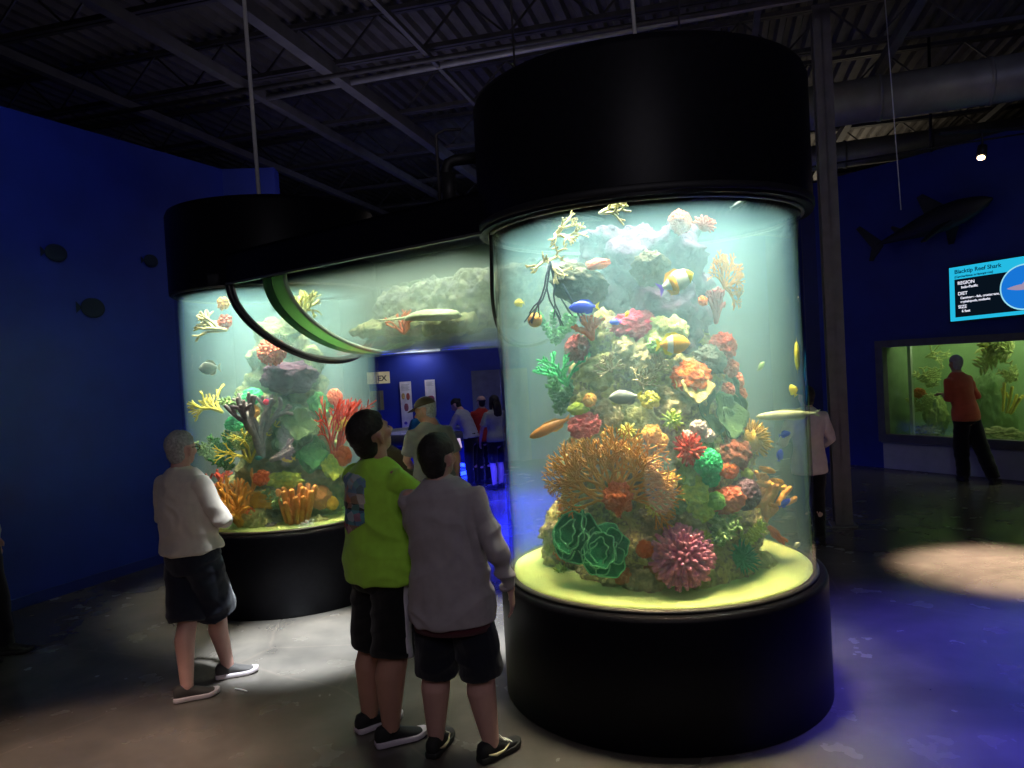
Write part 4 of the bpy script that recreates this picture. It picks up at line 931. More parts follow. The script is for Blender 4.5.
    pants.tube([S(V((0, 0, .80))+hip*.9), S(V((0, 0, .90))+hip), S(V((0, 0, 1.0))+hip)], [(.150*g*s, .115*g*s), ((.172*g+.008)*s, (.126*g+.008)*s), ((.162*g+.01)*s, (.120*g+.01)*s)], 26, side=(1, 0, 0), round_ends=False)
    for q_ in (-1, 1):
        fx, fy_, yw = P['feet'][q_]; h0 = V((q_*.088, 0, .88))+hip*.93; an = V((fx, fy_, .085)); kn = h0.lerp(an, .51)+V(P.get('knee', (0, .02, 0)))
        cb = V((math.sin(yw), -math.cos(yw), 0))*.018
        body.tube([S(h0), S(h0.lerp(kn, .5)), S(kn), S(kn.lerp(an, .3)+cb), S(kn.lerp(an, .65)+cb*.5), S(an), S(an-V((0, 0, .03)))], [.084*g*s, .070*lg*s, .053*lg*s, .057*lg*s, .045*lg*s, .037*(1+lg)/2*s, .036*s], 16)
        pts = []; rd_ = []
        for i in range(7):
            t = i/6; z = .86-(.86-lz)*t
            if z >= kn.z: w_ = (h0.z-z)/(h0.z-kn.z); c = h0.lerp(kn, max(0, w_)); r = .096*g*(1-w_)+.074*wide*w_
            else: w_ = (kn.z-z)/(kn.z-an.z); c = kn.lerp(an, w_); r = .074*wide*(1-w_)+.060*wide*w_
            pts.append(S(V((c.x, c.y, z)))); rd_.append((r*s, r*1.06*s))
        pants.tube(pts, rd_, 20, side=(1, 0, 0), round_ends=False)
        up, so, M = shoe_parts(S((fx, fy_, 0)), yw, s); sh_ = link('shoe', up, shoem, o); sl_ = link('sole', so, solem, sh_); edge_bevel(sl_, .006*s)
        if P.get('socks'):
            b = MB(); b.tube([S(an-V((0, 0, .02))), S(an+V((0, 0, .045)))], [.042*s, .041*s], 14, round_ends=False); link('sock', b, mat('black_sock', (.012, .012, .014), .9), o)
        if P.get('laces'):
            b = MB()
            for i in range(4):
                y = .045+.022*i; z = .098-.012*i; b.tube([M @ (V((x, y+abs(x)*.25, z-abs(x)*.35))*s) for x in (-.028, -.012, .012, .028)], .0042*s, 6)
            b.tube([M @ (V(p)*s) for p in ((0, .045, .105), (.03, .03, .112), (.036, .06, .085), (0, .06, .1))], .004*s, 6)
            link('laces', b, mat('pale_laces', (.75, .72, .62), .8), sh_)
            b = MB(); ctr = [(.040, -.05, .050), (.0435, -.005, .036), (.0475, .05, .040), (.043, .09, .062)]
            b.tube([M @ (V((x+.002, y, z))*s) for x, y, z in ctr], [.003*s, .009*s, .006*s, .002*s], 6); link('swoosh_mark', b, mat('pale_gold_mark', (.85, .72, .45), .5), sh_)
    wr_ = P.get('wrinkle', .007)
    link('body', remesh(body, vox, 3, 'body'), skin, o)
    sd = random.random()*50
    def wrk(p, n):
        t = p/s; w = noise.noise(t*2.5)*1.5; r1 = 1-2.4*abs(noise.noise(V((t.x*4+sd+w, t.y*4, t.z*8+w)))); r2 = noise.noise(V((t.x*12, t.y*12+sd, t.z*8)))
        return wr_*s*(max(r1, -.6)*.9+.5*r2)
    shm = remesh(shirt, vox, 5, 'shirt', disp=wrk); so_ = link(P.get('top_name', 'shirt'), shm, top, o)
    pt = link(P.get('bottom_name', 'shorts'), remesh(pants, vox, 3, 'shorts', disp=wrk), bottom, o)
    if hairm: link('hair', remesh(hair_mesh(O, Rm, s, big, P.get('hair', 'short')), .0055, 2, 'hair', disp=lambda p, n: .0035*noise.noise(p*60)+.003*noise.noise(p*25)), hairm, o)
    e = MB()
    for q_ in (-1, 1): e.ell(T(q_*.03, .080, .088), (.0115*s*big,)*3, nu=10, nv=8)
    link('eyes', e, mat('eye_white_brown', (.25, .2, .17), .2), o)
    info = dict(o=o, O=O, Rm=Rm, s=s, S=S, sp=sp, T=T, shirt=so_, hip=hip, pants=pt)
    return info
def cap(info, m, big=1.0, brim=0):
    O, Rm, s = info['O'], info['Rm'], info['s']*big; c = MB()
    T = lambda v: O+Rm @ (V(v)*s); R = []
    for i in range(9):
        t = PI/2*i/8.5; R.append([T((math.cos(t)*.086*math.cos(2*PI*k/24), -.010+math.cos(t)*.108*math.sin(2*PI*k/24), .128+math.sin(t)*.085)) for k in range(24)])
    c.rings(R); h_ = link('cap', c, m, info['o']); c = MB(); R = []
    for i in range(7):
        a = -1.1+2.2*i/6; e = V((math.sin(a)*.085, math.cos(a)*.10, .13)); f = V((math.sin(a)*.075, .10+math.cos(a)*.075, .118))
        R.append([T(e), T(f), T(f+V((0, 0, .006))), T(e+V((0, 0, .008)))])
    c.rings(R); link('brim', c, m, h_)
skin1 = mat('skin_fair', (.64, .36, .31), .5, var=.06, bump=.1, bscale=200); skin2 = mat('skin_tan', (.52, .27, .20), .5, var=.06, bump=.1, bscale=200)
def cloth(n, c, **k): return mat(n, c, .85, var=k.get('var', .06), scale=20, bump=.25, bscale=k.get('bs', 400), spec=.2, sheen=.2)
blk = mat('black_shoe_fabric', (.015, .015, .017), .8); wsole = mat('white_sole', (.62, .55, .60), .6); dsole = mat('black_sole', (.02, .02, .02), .6)
def feet_at(base, heading, s, *pix):
    """ground points under given pixels, in the person's own frame"""
    R = Matrix.Rotation(-heading, 3, 'Z'); out = []
    for x, y in pix:
        p = at_z(x, y, 0); d = R @ (p-V(base)); out.append((d.x/s, d.y/s))
    return out
# man in the off-white shirt
hd = D2(-28); s = 1.64/1.75; base = at_z(206, 686, 0)
f = feet_at(base, hd, s, (188, 700), (229, 677))
pinfo = person('grey-haired man with folded arms in an off-white shirt and navy shorts, back turned', base, hd, 1.64,
    dict(girth=1.16, hips=(-.03, -.02, 0), lean=(-.015, -.02, 0), feet={-1: (*f[0], D2(-38)), 1: (*f[1], D2(-40))}, arms={-1: ((-.315, .0, 1.14), (-.10, .20, 1.16), (1, .1, .1), (0, -1, 0), (0, 0, 1)), 1: ((.25, .02, 1.13), (.06, .22, 1.12), (-1, .1, .1), (0, -1, 0), (0, 0, 1))},
    hem=.935, sleeve='rolled', head=(D2(12), D2(0), 0), hair='crop', leg_hem=.47, leg_wide=1.6, flare=1.04, head_size=1.08, wrinkle=.015, pad=.022, leg=1.15),
    skin1, cloth('off_white_shirt', (.74, .66, .58)), cloth('navy_shorts', (.012, .014, .03)), mat('grey_hair', (.42, .41, .42), .7, var=.3, scale=60, bump=.6, bscale=200), mat('charcoal_shoe', (.06, .055, .055), .8), wsole, vox=.008)
O_, Rm_, s_ = pinfo['O'], pinfo['Rm'], pinfo['s']*1.05; T_ = pinfo['T']
b = MB(); b.tube([T_(.075, .085, .095), T_(.083, .04, .098), T_(.086, -.01, .1)], .0028, 6); b.tube([T_(-.075, .085, .095), T_(-.083, .04, .098), T_(-.086, -.01, .1)], .0028, 6)
for q_ in (-1, 1): b.tube([T_(q_*.034+.028*math.cos(a), .1, .09+.02*math.sin(a)) for a in [2*PI*i/14 for i in range(15)]], .0025, 6)
b.tube([T_(-.008, .104, .095), T_(.008, .104, .095)], .0025, 6); link('glasses', b, mat('dark_glasses', (.02, .02, .02), .3), pinfo['o'])
# man in the neon shirt
hd = D2(-43); s = 1.74/1.75; base = at_z(392, 735, 0)
f = feet_at(base, hd, s, (371, 729), (392, 744))
ninfo = person('man in a neon yellow green T-shirt looking up, black shorts with a white side stripe', base, hd, 1.74,
    dict(girth=1.2, hips=(.012, .010, 0), lean=(0, -.03, 0), feet={-1: (*f[0], D2(-8)), 1: (*f[1], D2(-22))}, arms={1: ((.21, .20, 1.20), (.10, .38, 1.26), (-.3, 1, .2), (0, 0, -1), (-1, 0, 0)), -1: ((-.24, .13, 1.15), (-.1, .33, 1.18), (.3, 1, .2), (0, 0, -1), (1, 0, 0))},
    hem=.855, sleeve='short', head=(D2(4), D2(22), 0), neck=(.015, .01, 0), hair='short', leg_hem=.47, leg_wide=1.5, flare=1.05, socks=1, head_size=1.14, wrinkle=.013, pad=.02, leg=1.42, knee=(0, .01, 0)),
    skin2, cloth('neon_shirt', (.46, .88, .08)), cloth('black_shorts', (.008, .008, .010)), mat('black_hair', (.014, .011, .010), .6, var=.4, scale=60, bump=.6, bscale=200), blk, mat('lilac_white_sole', (.66, .58, .68), .6), vox=.008)
# side stripe on the shorts: a band of cloth following the outside of the leg
def strip_from(src, sel, off, m, name, parent, subd=0):
    bm = bmesh.new(); bm.from_mesh(src.data); bm.normal_update()
    kill = [f for f in bm.faces if not sel(f.calc_center_median(), f.normal)]
    bmesh.ops.delete(bm, geom=kill, context='FACES')
    for v in bm.verts: v.co += v.normal*off
    me = bpy.data.meshes.new(name); bm.to_mesh(me); bm.free(); me.materials.clear()
    o = link(name, me, m, parent); q = o.modifiers.new('thick', 'SOLIDIFY'); q.thickness = off*.8; return o
strip_from(ninfo['pants'], lambda c, n: c.x > 0 and n.x > .45 and abs(c.y+.015-(1.0-c.z)*.02) < .020 and c.z < .97, .003, cloth('white_stripe', (.75, .7, .78)), 'white_stripe', ninfo['o'])
def print_material():
    m, nt, N, L = new_mat('shirt_print_ink'); o = N.new('ShaderNodeOutputMaterial'); b = N.new('ShaderNodeBsdfPrincipled'); b.inputs['Roughness'].default_value = .8; L.new(b.outputs[0], o.inputs[0])
    tc = N.new('ShaderNodeTexCoord'); v = N.new('ShaderNodeTexVoronoi'); v.inputs['Scale'].default_value = 22; L.new(tc.outputs['Object'], v.inputs['Vector'])
    r = N.new('ShaderNodeValToRGB'); r.color_ramp.interpolation = 'CONSTANT'; e = r.color_ramp.elements; e[0].color = (.10, .22, .45, 1); e[1].color = (.55, .65, .68, 1); e[1].position = .3
    for p, c in ((.45, (.02, .02, .02)), (.55, (.70, .42, .25)), (.68, (.12, .38, .30)), (.8, (.75, .78, .75)), (.9, (.65, .10, .06))): k = e.new(p); k.color = (*c, 1)
    sx = N.new('ShaderNodeSeparateColor'); L.new(v.outputs['Color'], sx.inputs[0]); L.new(sx.outputs[0], r.inputs[0])
    sp_ = N.new('ShaderNodeSeparateXYZ'); L.new(tc.outputs['Object'], sp_.inputs[0]); mr = N.new('ShaderNodeMapRange'); mr.inputs[1].default_value = 1.10; mr.inputs[2].default_value = 1.43; L.new(sp_.outputs[2], mr.inputs[0])
    z = N.new('ShaderNodeValToRGB'); z.color_ramp.interpolation = 'CONSTANT'; e = z.color_ramp.elements; e[0].color = (.55, .08, .05, 1); e[1].color = (.32, .50, .55, 1); e[1].position = .66
    k = e.new(.16); k.color = (.15, .35, .55, 1); k = e.new(.4); k.color = (.10, .10, .10, 1); k = e.new(.5); k.color = (.7, .5, .3, 1)
    L.new(mr.outputs[0], z.inputs[0]); x = N.new('ShaderNodeMix'); x.data_type = 'RGBA'; x.inputs[0].default_value = .5; L.new(z.outputs[0], x.inputs[6]); L.new(r.outputs[0], x.inputs[7]); L.new(x.outputs[2], b.inputs['Base Color']); return m
strip_from(ninfo['shirt'], lambda c, n: n.y < -.25 and -.175 < c.x < .09 and 1.10+.05*abs(c.x+.06)/.1 < c.z < 1.41-.35*max(0, abs(c.x+.04)-.07), .002, print_material(), 'shirt_print', ninfo['o'])
# boy in the grey top
hd = D2(-12); s = 1.63/1.75; base = at_z(465, 756, 0)
f = feet_at(base, hd, s, (437, 752), (492, 758))
binfo = person('dark-haired person in a long-sleeved grey top and navy shorts, back turned', base, hd, 1.63,
    dict(girth=1.08, hips=(-.02, 0, 0), lean=(-.03, .0, 0), feet={-1: (*f[0], D2(-4)), 1: (*f[1], D2(-36))}, arms={1: ((.245, -.03, 1.12), (.285, .07, .88), (.03, .2, -1), (-1, 0, 0), (0, 1, 0), .35), -1: ((-.205, .09, 1.13), (-.06, .24, 1.05), (1, .3, 0), (0, 0, -1), (0, 1, 0))},
    hem=.735, sleeve='long', head=(D2(-14), D2(4), 0), hair='thick', leg_hem=.44, leg_wide=1.5, flare=1.05, laces=1, head_size=1.08, wrinkle=.015, pad=.026, leg=1.38, neck_z=1.505, top_name='sweatshirt'),
    skin1, cloth('grey_lilac_top', (.42, .37, .40)), cloth('dark_navy_shorts', (.010, .011, .022)), mat('dark_brown_hair', (.012, .010, .010), .6, var=.4, scale=60, bump=.6, bscale=200), blk, dsole, vox=.0065)
b = MB(); s_ = binfo['s']; hp = binfo['hip']
b.tube([V((hp.x, hp.y, z))*s_ for z in (.695, .73, .78)], [((.180*1.08*1.0+.020)*s_, (.133*1.08*1.0+.020)*s_)]*3, 28, side=(1, 0, 0), round_ends=False); link('undershirt_hem', b, cloth('maroon_cloth', (.10, .018, .03)), binfo['o'])
b = MB(); b.tube([V((.285-.02, .062, .905))*s_, V((.287-.02, .066, .885))*s_], .040*s_, 14, round_ends=False); link('cuff', b, cloth('grey_cuff', (.42, .37, .40)), binfo['o'])
# orange-shirt man at the big window
hd = D2(20); base = at_z(973, 482, 0); s = 1.74/1.75
f = feet_at(base, hd, s, (964, 481), (994, 484))
person('man in an orange red shirt and black trousers standing at the viewing window', base, hd, 1.74,
    dict(girth=1.0, hips=(-.08, .0, 0), lean=(-.10, .03, 0), feet={-1: (*f[0], D2(-30)), 1: (*f[1], D2(-70))}, arms={-1: ((-.30, .06, 1.14), (-.18, .26, 1.20), (.3, 1, 0), (0, 0, -1), (1, 0, 0)), 1: ((.16, .02, 1.14), (.08, .24, 1.14), (-1, .3, 0), (0, 0, -1), (0, 1, 0))},
    hem=.84, sleeve='rolled', head=(D2(-25), 0, 0), hair='crop', leg_hem=.07, leg_wide=1.25, leg=1.0, bottom_name='trousers'),
    skin2, cloth('orange_red_shirt', (.62, .12, .07)), cloth('black_trousers', (.008, .008, .012)), MATS['grey_hair'], blk, dsole, vox=.013)
# visitor behind the near tank
base = at_z(813, 545, 0)
person('visitor in a long pale pink shirt and dark trousers half hidden behind the near tank', base, D2(10), 1.58,
    dict(girth=1.0, feet={-1: (-.10, 0, D2(5)), 1: (.10, .02, D2(-15))}, arms={1: ((.29, .03, 1.13), (.27, .22, 1.02), (0, 1, -.3)), -1: ((-.28, .03, 1.13), (-.2, .2, 1.1), (0, 1, 0))},
    hem=.78, sleeve='long', head=(0, 0, 0), hair='short', leg_hem=.07, leg_wide=1.0, bottom_name='trousers'), skin1, cloth('pale_pink_shirt', (.70, .58, .58)), MATS['black_trousers'], MATS['dark_brown_hair'], blk, dsole, vox=.014)
# visitor cut by the left edge
base = at_z(-15, 661, 0)
person('visitor at the left edge, only a hand, dark trouser leg and shoe in view', base, D2(-80), 1.7,
    dict(girth=1.0, feet={-1: (-.10, .10, D2(0)), 1: (.10, -.02, D2(-10))}, arms={1: ((.25, -.04, 1.12), (.24, .02, .88), (0, .1, -1)), -1: ((-.25, -.04, 1.13), (-.24, .02, .88), (0, .1, -1))},
    hem=.88, sleeve='long', head=(0, 0, 0), hair='short', leg_hem=.07, leg_wide=1.0, bottom_name='trousers'), skin1, cloth('pale_grey_shirt', (.5, .48, .42)), MATS['black_trousers'], MATS['dark_brown_hair'], blk, dsole, vox=.014)
# people past the bridge
p0 = at_y(430, 369, 6.7)
ci = person('man in a tan cap and grey beige shirt looking down to the left', (p0.x-.03, 6.8, 0), D2(28), 1.72,
    dict(girth=1.08, lean=(0, .06, -.02), feet={-1: (-.10, .0, 0), 1: (.10, .02, D2(-10))}, arms={1: ((.24, .0, 1.12), (.23, .06, .88), (0, .2, -1)), -1: ((-.22, .10, 1.14), (-.10, .28, 1.05), (0, 1, 0))},
    hem=.86, sleeve='short', head=(D2(40), D2(-16), 0), hair='short', leg_hem=.07, leg_wide=1.0, bottom_name='trousers'), skin2, cloth('grey_beige_shirt', (.20, .19, .165)), cloth('brown_trousers', (.10, .08, .06)), MATS['grey_hair'], blk, dsole, vox=.013)
cap(ci, cloth('tan_cap', (.10, .075, .045)))
p0 = at_y(400, 369, 8.2)
person('stooping visitor in a brown jacket behind the bridge, left of the capped man', (p0.x, 8.2, 0), D2(70), 1.5,
    dict(girth=1.1, lean=(0, .34, -.20), feet={-1: (-.10, -.1, 0), 1: (.10, .02, 0)}, arms={1: ((.24, .40, .98), (.20, .55, .85), (0, 1, -.3)), -1: ((-.24, .42, .98), (-.2, .56, .86), (0, 1, -.3))},
    hem=.80, sleeve='long', head=(0, D2(-40), 0), hair='short', leg_hem=.07, leg_wide=1.1, bottom_name='trousers', neck=(0, .05, -.02)), skin2, cloth('brown_jacket', (.11, .065, .03)), cloth('tan_trousers', (.13, .10, .06)), MATS['dark_brown_hair'], blk, dsole, vox=.013)
p0 = at_y(421, 369, 10.8)
person('child in a bright blue shirt behind the capped man', (p0.x, 10.8, 0), D2(200), 1.5,
    dict(girth=.95, feet={-1: (-.10, 0, 0), 1: (.10, .02, 0)}, arms={1: ((.27, .03, 1.12), (.25, .1, .9), (0, .2, -1)), -1: ((-.27, .03, 1.13), (-.25, .1, .9), (0, .2, -1))},
    hem=.82, sleeve='short', hair='short', leg_hem=.07, leg_wide=1.0, bottom_name='trousers'), skin1, cloth('bright_blue_shirt', (.03, .22, .70)), MATS['black_trousers'], MATS['dark_brown_hair'], blk, dsole, vox=.016)
p0 = at_z(474, 486, 0)
person('woman in a white top leaning over the lit touch pool', p0, D2(62), 1.52,
    dict(girth=.95, lean=(0, .20, -.06), feet={-1: (-.09, 0, 0), 1: (.09, .05, 0)}, arms={1: ((.24, .32, 1.04), (.16, .52, 1.08), (0, 1, 0)), -1: ((-.24, .32, 1.04), (-.12, .52, 1.08), (0, 1, 0))},
    hem=.90, sleeve='long', head=(0, D2(-32), 0), hair='tied', leg_hem=.07, leg_wide=1.05, bottom_name='trousers', neck=(0, .04, -.02)), skin1, cloth('white_top', (.42, .44, .5)), MATS['black_trousers'], MATS['dark_brown_hair'], blk, dsole, vox=.014)
p0 = at_z(486, 484, 0)
ri = person('visitor in a red shirt and pink cap between the white-topped and long-haired women', p0, D2(20), 1.46,
    dict(girth=.95, feet={-1: (-.09, 0, 0), 1: (.09, .05, 0)}, arms={1: ((.26, .05, 1.12), (.22, .15, .95), (0, .5, -1)), -1: ((-.26, .1, 1.12), (-.18, .28, 1.1), (0, 1, 0))},
    hem=.84, sleeve='short', hair='short', leg_hem=.07, leg_wide=1.0, bottom_name='trousers'), skin1, cloth('red_shirt', (.42, .03, .02)), MATS['black_trousers'], MATS['dark_brown_hair'], blk, dsole, vox=.014)
cap(ri, cloth('pink_cap', (.55, .32, .28)))
p0 = at_z(499, 489, 0)
person('woman with long black hair in a pale grey top left of the near tank', p0, D2(35), 1.48,
    dict(girth=.95, feet={-1: (-.09, 0, 0), 1: (.09, .05, 0)}, arms={1: ((.27, .03, 1.12), (.24, .1, .9), (0, .2, -1)), -1: ((-.27, .05, 1.12), (-.25, .15, .9), (0, .2, -1))},
    hem=.88, sleeve='short', hair='long', leg_hem=.50, leg_wide=1.1), skin1, cloth('pale_grey_top', (.34, .36, .36)), MATS['dark_navy_shorts'], MATS['dark_brown_hair'], blk, dsole, vox=.014)
# ------------------------------------------------------------------ right wall: viewing window, screen, shark, lamp
def emat(n, c, s):
    if n in MATS: return MATS[n]
    m, nt, N, L = new_mat(n); o = N.new('ShaderNodeOutputMaterial'); e = N.new('ShaderNodeEmission'); e.inputs[0].default_value = (*c, 1); e.inputs[1].default_value = s; L.new(e.outputs[0], o.inputs[0]); MATS[n] = m; return m
RR = math.atan2(rd.y, rd.x)
LM = Matrix.Translation(R0) @ Matrix.Rotation(RR, 4, 'Z')      # local x along the wall, -y or +y to the viewer
yv = -1 if (LM.to_3x3() @ V((0, -1, 0))).dot(rn) > 0 else 1
def on_wall(px, py, off=0):
    r = ray(px, py); t = ((R0+rn*off)-CP).dot(rn)/V((r.x, r.y, 0)).dot(rn); p = CP+r*t; return (p-R0).dot(rd), p.z
def wobj(name, kind=None): o = empty(name, R0, RR); return o
sA, zA = on_wall(878, 341); sB, zB = on_wall(1024, 328); s2, z2 = on_wall(886, 440); s3, z3 = on_wall(896, 345, -.15)
WL, WT, WBm = 0.0, zA, z2
fo_ = wobj('viewing_tank')
gfr = mat('grey_window_frame', (.10, .10, .125), .5); plin = mat('pale_plinth', (.42, .42, .50), .6, var=.06)
def lb(b, x0, x1, y0, y1, z0, z1): b.box((min(x0, x1), min(y0*yv, y1*yv), z0), (max(x0, x1), max(y0*yv, y1*yv), z1))
b = MB(); lb(b, -.02, .10, -.02, .10, .42, WT); lb(b, .10, 4.7, -.02, .10, WT-.10, WT); lb(b, .10, 4.7, -.02, .10, .42, .54); lb(b, 4.6, 4.7, -.02, .10, .54, WT-.1); link('frame', b, gfr, fo_, smooth=False)
b = MB(); lb(b, .0, 4.8, 0, .03, 0, .40); lb(b, -.01, 4.85, 0, .06, .40, .43); edge_bevel(link('plinth', b, plin, fo_, smooth=False), .01)
b = MB(); lb(b, .10, 4.6, -.06, -.02, .50, WT-.08); link('glass_pane', b, GL, fo_, smooth=False)
b = MB(); lb(b, .0, .03, -1.6, -.07, .4, WT+.1); lb(b, .0, 4.7, -1.62, -1.58, .4, WT+.1); lb(b, 4.67, 4.7, -1.6, -.07, .4, WT+.1); lb(b, 0, 4.7, -1.6, -.07, .38, .42); lb(b, 0, 4.7, -1.6, -.07, WT+.42, WT+.46); link('tank_shell', b, mat('tank_green_liner', (.16, .26, .12), .8), fo_, smooth=False)
b = MB(); lb(b, .05, 4.66, -1.57, -.07, .43, WT+.05); link('water', b, water_material('green_window_water', (.55, .95, .40), .55, (.45, .9, .30), .35), fo_, smooth=False)
tag(fo_, 'wide viewing window of a green aquarium set in the right blue wall', 'aquarium')
b = MB(); lb(b, .25, .30, -.35, -.30, .43, WT); o = link('inner_post', b, mat('pale_green_post', (.45, .55, .40), .5), fo_, smooth=False)
def wcoral(px, py, depth, mb, m, name, lab, cat='coral', rot=(0, 0, 0)):
    r = ray(px, py); t = ((R0-rn*depth)-CP).dot(rn)/V((r.x, r.y, 0)).dot(rn); p = CP+r*t
    o = link(name, mb, m); o.location = p; o.rotation_euler = (rot[0], rot[1], RR+rot[2]); tag(o, lab, cat)
LG = cm('lit_lime_leaf', (.75, .85, .30), (.5, .6, .2))
wcoral(919, 393, .5, lump(.09, 3, .3, 401), DORANGE, 'lump_coral', 'orange coral lump left of the orange-shirted man, in the window tank')
wcoral(933, 388, .5, weed(.30, 7, 402, .2), LG, 'feather_weed', 'lime weed right of the orange lump in the window tank', 'weed')
wcoral(921, 412, .5, weed(.28, 7, 403, .2), LG, 'feather_weed', 'lime weed under the orange lump in the window tank', 'weed')
wcoral(926, 357, .5, branches('tree', .30, 4, 3, .05, 40, 1, .5, 5, seed=404), LG, 'staghorn_coral', 'lime branch hanging at the top left of the window tank', rot=(0, PI/2.4, 0))
wcoral(1012, 352, .4, weed(.42, 12, 405, .25), LG, 'feather_weed', 'bright lime weed at the top right of the window tank', 'weed', rot=(0, -PI/2.3, 0))
wcoral(1018, 378, .4, weed(.22, 7, 406, .25), LG, 'feather_weed', 'bright lime weed lower at the right edge of the window tank', 'weed', rot=(0, -PI/3, 0))
wcoral(936, 415, .6, lump(.20, 2, .3, 407, .8, .8, 1.5), cm('moss_lump', (.5, .62, .18)), 'boulder', 'mossy boulder left of the orange-shirted man', 'rock')
wcoral(926, 432, .5, lump(.16, 3, .3, 408, 1.3, .8, .6), cm('pale_lime_crust', (.6, .66, .28)), 'boulder', 'pale boulder at the lower left of the window tank', 'rock')
wcoral(1000, 436, .5, lump(.20, 3, .3, 409, 1.6, .8, .6), cm('pale_lime_crust', (.6, .66, .28)), 'boulder', 'pale boulder right of the legs in the window tank', 'rock')
wcoral(1008, 412, .35, tubes_organ(.26, 6, 410), LEMON, 'pipe_coral', 'yellow pipe coral leaning at the right of the window tank', rot=(0, .3, 0))
wcoral(990, 415, .8, lump(.36, 2, .25, 411, .9, .8, 1.6), cm('dark_moss', (.10, .18, .06)), 'boulder', 'tall dark green rock in the middle of the window tank', 'rock')
# screen
sT, zT_ = on_wall(948.5, 267, .12); sT2, zT2 = on_wall(955.6, 320, .12); TW, TH = 1.36, .76
tv = empty('wall_screen', R0+rd*(sT+.03)+rn*.17+V((0, 0, (zT_+zT2)/2-.02)), RR if yv == -1 else RR+PI)
tv.rotation_euler = (math.radians(-4), math.radians(-1.5), tv.rotation_euler.z)
TH = (zT_-zT2)
TW = TH*16/9
b = MB(); b.box((-.02, .01, -TH/2-.02), (TW+.02, .06, TH/2+.02)); link('housing', b, blackm, tv, smooth=False)
b = MB(); b.box((0, -.002, -TH/2), (TW, .01, TH/2)); link('cyan_border', b, emat('screen_cyan', (.02, .55, .85), .9), tv, smooth=False)
b = MB(); b.box((TW*.052, -.004, -TH*.435), (TW*.99, -.002, TH*.27)); link('dark_field', b, emat('screen_black', (.004, .01, .02), .6), tv, smooth=False)
b = MB(); b.tube([(TW*.72, -.005, -.03*TH), (TW*.72, -.009, -.03*TH)], TH*.40, 40, side=(1, 0, 0), round_ends=False); link('picture_ring', b, emat('screen_ring', (.35, .8, .95), .9), tv, smooth=False)
b = MB(); b.tube([(TW*.72, -.009, -.03*TH), (TW*.72, -.012, -.03*TH)], TH*.375, 40, side=(1, 0, 0), round_ends=False); link('picture', b, emat('screen_blue', (.01, .20, .75), .9), tv, smooth=False)
b = MB(); R = [[V((TW*(.56+.3*t), -.0135+.001*k, TH*(-.03+q_*.05*math.sin(PI*t)**.8))) for k, q_ in ((0, 1), (0, -1), (1, -1), (1, 1))] for t in [i/12 for i in range(13)]]
b.rings(R); b.add([(TW*.70, -.013, TH*.02), (TW*.735, -.013, TH*.10), (TW*.75, -.013, TH*.02)], [(0, 1, 2)]); b.add([(TW*.86, -.013, -TH*.03), (TW*.89, -.013, TH*.04), (TW*.885, -.013, -TH*.09)], [(0, 1, 2)])
link('shark_image', b, emat('screen_shark', (.45, .35, .5), .8), tv, smooth=False)
dk = emat('screen_text_dark', (.0, .05, .12), .5); wt = emat('screen_text_white', (.85, .85, 1), .95)
for body, x, z, sz, mm_ in (('Blacktip Reef Shark', .055, .375, .095, dk), ('(Carcharhinus melanopterus)', .055, .295, .052, dk), ('REGION', .085, .165, .075, wt), ('Indo-Pacific', .12, .09, .058, wt), ('DIET', .085, -.03, .075, wt),
                           ('Carnivore - fish, crustaceans,', .11, -.105, .052, wt), ('cephalopods, mollusks', .11, -.175, .052, wt), ('SIZE', .085, -.275, .075, wt), ('6 feet', .12, -.35, .058, wt)):
    text('lettering', body, sz*TW*.62, mm_, tv, (TW*x, -.006, TH*z), bold=.0012)
tag(tv, 'lit cyan information screen about a reef shark on the right blue wall', 'screen')
# shark model in front of the wall
a = on_wall(872, 248, .35); c = on_wall(992, 200, .35)
sp0 = R0+rd*a[0]+rn*.35+V((0, 0, a[1])); sp1 = R0+rd*c[0]+rn*.35+V((0, 0, c[1])); SL = (sp1-sp0).length; dv = (sp1-sp0).normalized()
sk = empty('shark_model', (sp0+sp1)/2); zz = V((0, 0, 1)); yy = zz.cross(dv).normalized(); zz = dv.cross(yy); sk.rotation_euler = Matrix((dv, yy, zz)).transposed().to_euler()
shm_ = mat('dark_shark_skin', (.012, .016, .022), .6)
b = MB(); pr = [(-.44, .012), (-.38, .02), (-.25, .045), (-.05, .085), (.12, .105), (.28, .095), (.38, .07), (.46, .04), (.5, .012)]
b.tube([V((x*SL, 0, .01*SL)) for x, r in pr], [(r*SL*.75, r*SL) for x, r in pr], 20, side=(0, 1, 0)); link('body', b, shm_, sk)
def sfin(pts, t, nm, rot=None):
    m = MB(); M = Matrix.Rotation(rot, 4, 'X') if rot else Matrix.Identity(4)
    m.rings([[M @ V((x*SL, -t, z*SL)) for x, z in pts], [M @ V((x*SL, t, z*SL)) for x, z in pts]]); link(nm, m, shm_, sk, smooth=False)
sfin([(.18, .09), (.02, .26), (-.03, .25), (0, .08)], .012, 'dorsal_fin'); sfin([(-.40, .02), (-.56, .22), (-.60, .21), (-.50, 0), (-.55, -.10), (-.52, -.11), (-.40, -.02)], .01, 'tail_fin')
sfin([(.24, -.05), (.06, -.26), (.02, -.25), (.10, -.06)], .012, 'pectoral_fin', .9); sfin([(.24, -.05), (.06, -.26), (.02, -.25), (.10, -.06)], .012, 'pectoral_fin', -.9); sfin([(-.2, .05), (-.28, .11), (-.30, .1), (-.27, .04)], .008, 'second_dorsal_fin')
tag(sk, 'dark shark model mounted high on the right blue wall', 'shark model')
